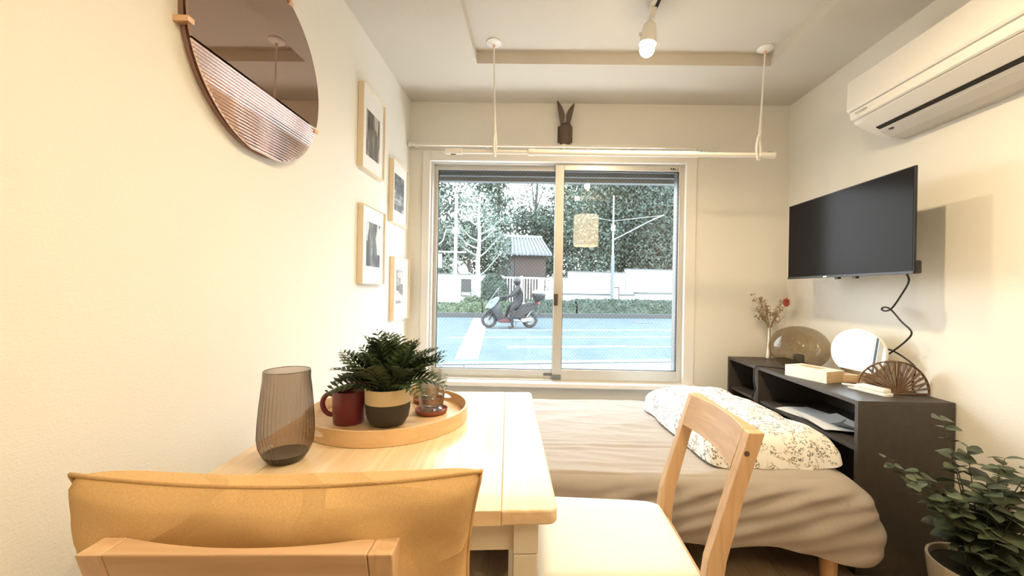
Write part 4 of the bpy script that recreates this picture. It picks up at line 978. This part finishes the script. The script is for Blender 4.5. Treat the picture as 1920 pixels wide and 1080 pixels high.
# (p along road, q depth)
tree(-2.6, 24.0, 9.5, 2.6, 4.5, 'dense dark tree at the far left behind the white wall', 'leaf_mid', 9000, 21, 1.6, .13, 13)
tree(.2, 25.5, 5.6, 2.6, 3.0, 'broad dark tree behind the pale street tree', 'leaf_mid', 8500, 22, 1.6, .13, 12)
tree(2.05, 29.4, 12.0, 2.5, 4.0, 'tall airy conifer rising beside the gatehouse roof', 'leaf_mid', 6500, 23, 3.4, .13, 9, conifer=True)
tree(5.5, 29.4, 7.9, 2.3, 3.0, 'rounded tree behind the gatehouse, left of the mullion', 'leaf_mid', 7000, 24, 2.2, .13, 10)
tree(5.0, 30.0, 13, 3.2, 7.0, 'thin tall tree with sparse crown above the gatehouse', 'leaf_pale', 2600, 25, 5.5, .11, 12)
tree(8.1, 26.5, 10.0, 3.2, 5.0, 'dark leafy tree just right of the window mullion', 'leaf_mid', 20000, 26, 1.8, .10, 16)
tree(11.0, 25.0, 10.5, 3.3, 6.0, 'huge dark tree behind the dark pole', 'leaf_dark', 24000, 27, 1.8, .10, 18)
tree(14.4, 25.0, 10.5, 3.3, 6.0, 'dense dark tree at the right end of the wall', 'leaf_dark', 22000, 28, 1.8, .10, 18)
tree(9.6, 30.0, 13, 3.6, 7.0, 'tall tree standing highest behind the dark pole', 'leaf_mid', 14000, 29, 3.0, .13, 16)
tree(13.6, 31.0, 14, 4.2, 8.0, 'tall pale green tree at the far right', 'leaf_pale', 10000, 30, 4.0, .17, 16)
# pale street tree with pruned branches
st = thing('street_tree', 'pale-barked young street tree with pruned branches by the road', 'tree', EX(.55, 19.9, GZ+.12), rot=ROT); rnd = random.Random(4)
tkp = [(0, 0, 0), (.06, 0, 1.2), (.02, 0, 2.4), (.08, 0, 3.6), (.03, 0, 4.8), (.1, 0, 5.8)]
MB().tube(catmull(tkp, 4), [.16-.12*i/20 for i in range(21)], 8).build('trunk', 'bark_pale', st, 60)
b = MB(); br = []
for z0, dx, dz in ((1.7, -1.3, .9), (1.75, 1.25, 1.25), (2.7, 1.15, 1.1), (2.75, -1.1, .7), (3.4, .9, .7), (3.5, -1.0, .8), (4.1, .7, .8), (4.2, -.8, .9), (4.8, .5, .8), (4.9, -.5, .7), (3.1, -1.5, 1.0), (3.8, 1.3, .9)):
    P = catmull([(.05, 0, z0), (dx*.35, rnd.uniform(-.3, .3), z0+dz*.25), (dx*.75, rnd.uniform(-.5, .5), z0+dz*.75), (dx, rnd.uniform(-.6, .6), z0+dz)], 4)
    MB().tube(P, [.045-.032*i/12 for i in range(13)], 6).build('branch', 'bark_pale', st, 60); br.append(P)
def fn():
    P = rnd.choice(br); p = P[rnd.randint(5, 12)]; return p+Vector((rnd.gauss(0, .22), rnd.gauss(0, .22), rnd.gauss(.05, .2))), Vector((0, 0, 1))
leafcloud(b, 2600, fn, .045, rnd); o = b.build('foliage', 'leaf_spring', st, recalc=False); o['kind'] = 'stuff'

# poles and signs
up_ = thing('sign_pole', 'pale steel pole with an arm and blue sign at far left', 'pole', EX(-.50, 19.2, GZ+.12), rot=ROT)
MB().cyl((0, 0, 0), (0, 0, 5.6), .085, .07, 12).build('shaft', 'pole_pale', up_, 60); MB().cyl((-1.6, 0, 2.85), (.5, 0, 2.85), .045, n=8).build('arm', 'pole_pale', up_, 60)
MB().tube([(-1.2, 0, 2.85), (-.6, 0, 3.35), (-.45, 0, 3.9)], .03, 6).build('brace', 'pole_pale', up_, 60); B(-1.02, -.62, -.04, 0, 2.1, 2.75).build('sign_plate', 'sign_blue', up_, bevel=.03); B(-.98, -.66, -.045, -.04, 2.2, 2.5).build('sign_band', 'garden_wall', up_)
MB().sphere((-.14, 0, 4.6), .13, 12, 8).build('lamp_head', 'pole_pale', up_, 180); B(-.16, .16, -.12, .12, 3.7, 4.0).build('clamp_box', 'pole_pale', up_)
cbx = thing('control_box', 'grey metal cabinet fixed beside the pale pole', 'control box', EX(.02, 21.3, GZ+.12), rot=ROT)
B(-.26, .26, -.16, .16, .75, 1.65).build('housing', 'kerb_stone', cbx, bevel=.02); B(-.22, .22, -.17, -.16, .80, .95).build('label_strip', 'garden_wall', cbx); B(-.1, .1, -.1, .1, 0, .75).build('stand', 'pole_pale', cbx)
dp = thing('utility_pole', 'slim dark pole with a diagonal arm before the white wall', 'pole', EX(7.35, 19.4, GZ+.12), rot=ROT)
MB().cyl((0, 0, 0), (0, 0, 3.0), .10, .085, 12).build('shaft', 'pole_dark', dp, 60); MB().cyl((0, 0, 3.0), (0, 0, 6.0), .05, .035, 10).build('upper_shaft', 'pole_pale', dp, 60)
MB().tube(catmull([(.0, 0, 3.75), (.5, 0, 4.0), (1.8, 0, 4.7), (2.75, 0, 5.15)], 5), .028, 6).build('arm', 'pole_pale', dp, 60); MB().tube([(-1, .2, 4.9), (0, .1, 4.72), (2.6, 0, 5.1)], .012, 5).build('wire', 'pole_pale', dp, 60)
B(-.08, .08, -.10, .10, 4.2, 4.5).build('bracket', 'pole_pale', dp)
nb_ = thing('notice_board', 'small white notice board in a brown frame behind the hedge', 'sign', EX(7.75, 20.0, GZ+.12), rot=ROT)
B(-.17, .17, -.02, .02, .55, 1.30).build('board', 'garden_wall', nb_)
for a in (-1, 1): B(min(a*.17, a*.22), max(a*.17, a*.22), -.03, .03, 0, 1.35).build('frame_post', 'timber_brown', nb_)
B(-.22, .22, -.03, .03, 1.30, 1.36).build('frame_top', 'timber_brown', nb_)

# ------------------------------------------------------------------ motorcycle (local x along the road, front at -x)
MX, MY = -.845, 12.95
mo = thing('motorcycle', 'dark scooter with silver fairing, windscreen and rear top box on road', 'motorcycle', (MX, MY, GZ), rot=ROT)
for x, nm in ((-.66, 'front'), (.67, 'rear')):
    wh = MB().torus((x, 0, .262), .205, .056, 'y', 32, 10).build('wheel', 'tyre', mo, 180)
    MB().torus((x, 0, .262), .158, .020, 'y', 28, 8).build('rim', 'rim', wh, 180)
    for k in range(5):
        a = k*2*math.pi/5+.3; MB().tube([(x, 0, .262), (x+.15*math.cos(a), 0, .262+.15*math.sin(a))], [.022, .014], 6).build('spoke', 'rim', wh, 60)
    MB().cyl((x, -.05, .262), (x, .05, .262), .045).build('hub', 'rim', wh, 40)
    MB().cyl((x, -.045, .262), (x, -.038, .262), .095, n=24).build('brake_disc', 'rim', wh, 40)
for s in (-1, 1): MB().tube([(-.66, s*.075, .262), (-.53, s*.075, .62), (-.46, s*.06, .82)], [.024, .026, .022], 8).build('fork', 'moto_black', mo, 60)
def shell(poly, w0, w1, name, m_, bev=.02):     # side outline in (x,z), half width w0 at the edge / extruded with bevel
    n = len(poly); vs = []; cxp = sum(p[0] for p in poly)/n; czp = sum(p[1] for p in poly)/n
    for y, k in ((-w0, .86), (-w0*.72, 1), (w0*.72, 1), (w0, .86)):
        for x, z in poly: vs.append((cxp+(x-cxp)*k, y, czp+(z-czp)*k))
    fs = [tuple(range(n)), tuple(range(4*n-1, 3*n-1, -1))]
    for r in range(3): fs += [(r*n+i, (r+1)*n+i, (r+1)*n+(i+1) % n, r*n+(i+1) % n) for i in range(n)]
    return MB().add(vs, fs).build(name, m_, mo, 40)
shell([(-.80, .46), (-.52, .555), (-.44, .62), (-.52, .60), (-.76, .52)], .07, 0, 'front_mudguard', 'moto_black')
shell([(-.78, .63), (-.62, .60), (-.50, .70), (-.36, .88), (-.30, 1.00), (-.42, 1.00), (-.60, .90), (-.72, .76)], .20, 0, 'front_fairing', 'moto_silver')
shell([(-.66, .60), (-.46, .36), (-.38, .20), (.06, .19), (.10, .28), (-.16, .36), (-.26, .50), (-.30, .92), (-.42, .86)], .16, 0, 'leg_shield', 'moto_black')
shell([(-.42, .24), (-.30, .165), (.08, .17), (.12, .26), (-.18, .33)], .19, 0, 'lower_fairing', 'moto_red')
shell([(-.70, .76), (-.58, .82), (-.50, .90), (-.60, .87)], .205, 0, 'headlamp', 'windscreen')
shell([(.0, .30), (.16, .60), (.40, .70), (.95, .82), (.90, .68), (.62, .50), (.30, .30)], .15, 0, 'body_side', 'moto_black')
shell([(.08, .66), (.20, .77), (.42, .76), (.60, .84), (.92, .87), (.86, .80), (.44, .68), (.24, .62)], .14, 0, 'seat', 'moto_black')
shell([(.72, .76), (.98, .86), (1.00, .80), (.86, .70)], .11, 0, 'tail_light', 'tail_red')
shell([(.28, .30), (.36, .22), (.62, .18), (.70, .30), (.60, .40), (.34, .40)], .12, 0, 'engine', 'moto_black')
shell([(.92, .62), (1.06, .40), (1.02, .40), (.86, .58)], .05, 0, 'rear_mudguard', 'moto_black')
MB().tube([(.10, -.14, .24), (.34, -.17, .24)], .03, 8).build('exhaust_pipe', 'rim', mo, 60); MB().tube([(.36, -.18, .245), (.40, -.18, .245), (.66, -.18, .285), (.70, -.18, .29)], [.045, .062, .066, .045], 14).build('silencer', 'road_paint', mo, 50)
MB().hexa([(-.70, -.17, .80), (-.69, -.17, .81), (-.69, .17, .81), (-.70, .17, .80)], [(-.36, -.12, 1.30), (-.345, -.12, 1.30), (-.345, .12, 1.30), (-.36, .12, 1.30)]).build('windscreen', 'windscreen', mo)
MB().tube([(-.30, -.32, 1.0), (-.36, -.12, .98), (-.38, 0, .95), (-.36, .12, .98), (-.30, .32, 1.0)], .016, 6).build('handlebar', 'moto_black', mo, 60)
for s in (-1, 1):
    mm = MB().tube([(-.36, s*.22, .99), (-.33, s*.30, 1.16)], .008, 5).build('mirror_arm', 'moto_black', mo, 60); MB().sphere((-.32, s*.33, 1.18), .06, 10, 6, (.35, 1.1, .65)).build('mirror', 'moto_black', mm, 180)
MB().tube([(.20, -.16, .20), (.16, -.26, .02)], .014, 6).build('side_stand', 'moto_black', mo, 60); MB().tube([(.56, -.1, .36), (.80, -.12, .72)], .03, 8).build('shock_absorber', 'rim', mo, 60)
MB().tube([(.70, 0, .84), (.98, 0, .90)], .02, 6).build('carrier', 'moto_black', mo)
tbx = MB().lathe([(0, -.16), (.15, -.15), (.20, -.05), (.215, .02), (.205, .05), (0, .05)], 24).xf(Matrix.Translation((.95, 0, 1.08)) @ Matrix.Diagonal((1.12, 1.05, 1.15, 1))).build('top_box', 'moto_black', mo, 60)
MB().lathe([(.212, .045), (.20, .09), (.13, .135), (0, .15)], 24).xf(Matrix.Translation((.95, 0, 1.08)) @ Matrix.Diagonal((1.12, 1.05, 1.15, 1))).build('top_box_lid', 'box_silver', tbx, 60)

# rider: one continuous skinned body
pr_ = thing('person', 'person in black jacket and dark helmet sitting on the scooter', 'person', (MX, MY, GZ), rot=ROT)
V = []; E_ = []; RAD = []
def vtx(p, r): V.append(p); RAD.append(r); return len(V)-1
pel = vtx((.30, 0, .84), (.17, .16)); sp1 = vtx((.31, 0, 1.00), (.17, .16)); ch = vtx((.295, 0, 1.20), (.19, .17)); nk = vtx((.255, 0, 1.36), (.07, .07)); hd = vtx((.235, 0, 1.47), (.085, .09)); ht = vtx((.23, 0, 1.54), (.07, .07))
E_ += [(pel, sp1), (sp1, ch), (ch, nk), (nk, hd), (hd, ht)]
for s in (-1, 1):
    sh_ = vtx((.27, s*.19, 1.28), (.075, .075)); elb = vtx((.07, s*.29, 1.06), (.055, .055)); wr_ = vtx((-.16, s*.27, 1.00), (.042, .042)); hn = vtx((-.25, s*.26, 1.01), (.045, .04)); E_ += [(ch, sh_), (sh_, elb), (elb, wr_), (wr_, hn)]
    hp_ = vtx((.27, s*.11, .80), (.115, .115)); kn = vtx((.03, s*.24, .70 if s > 0 else .62), (.085, .085))
    an = vtx((.06 if s < 0 else -.10, s*.27 if s < 0 else s*.18, .14 if s < 0 else .36), (.05, .05)); E_ += [(pel, hp_), (hp_, kn), (kn, an)]
    hl = vtx((.09 if s < 0 else -.07, s*.27 if s < 0 else s*.18, .05 if s < 0 else .27), (.045, .04)); to = vtx((-.08 if s < 0 else -.26, s*.28 if s < 0 else s*.18, .035 if s < 0 else .27), (.045, .032)); E_ += [(an, hl), (hl, to)]
me = bpy.data.meshes.new('body'); me.from_pydata(V, E_, []); bo = bpy.data.objects.new('body', me); COL.objects.link(bo); bo.parent = pr_
me.materials.append(MATS['rider_black']); sk = bo.modifiers.new('skin', 'SKIN'); sk.use_smooth_shade = True; sd_ = bo.modifiers.new('sub', 'SUBSURF'); sd_.levels = 1; sd_.render_levels = 2
for i, r in enumerate(RAD): me.skin_vertices[0].data[i].radius = r
me.skin_vertices[0].data[0].use_root = True
MB().sphere((.225, 0, 1.515), .135, 18, 12, (1.05, .92, 1.0)).build('helmet', 'helmet_black', pr_, 180)
MB().sphere((.150, 0, 1.50), .085, 14, 10, (.85, .95, .75)).build('visor', 'moto_silver', pr_, 180)
MB().sphere((.115, 0, 1.425), .055, 12, 8, (.7, 1, .9)).build('mask', 'garden_wall', pr_, 180)
for s in (-1, 1):        # gloved hands: palm, four fingers and a thumb closed on the grips
    gv = MB(); gv.sphere((-.285, s*.27, 1.005), .042, 10, 8, (1.0, .95, .6))
    for k in range(4): yy = s*(.235+.022*k); gv.tube([(-.30, yy, 1.025), (-.345, yy, 1.025), (-.362, yy, .998), (-.345, yy, .975), (-.318, yy, .972)], [.0105, .0105, .010, .0095, .008], 6)
    gv.tube([(-.285, s*.235, 1.0), (-.30, s*.218, .985), (-.325, s*.218, .97)], [.012, .011, .009], 6); gv.build('glove', 'helmet_black', pr_, 60)
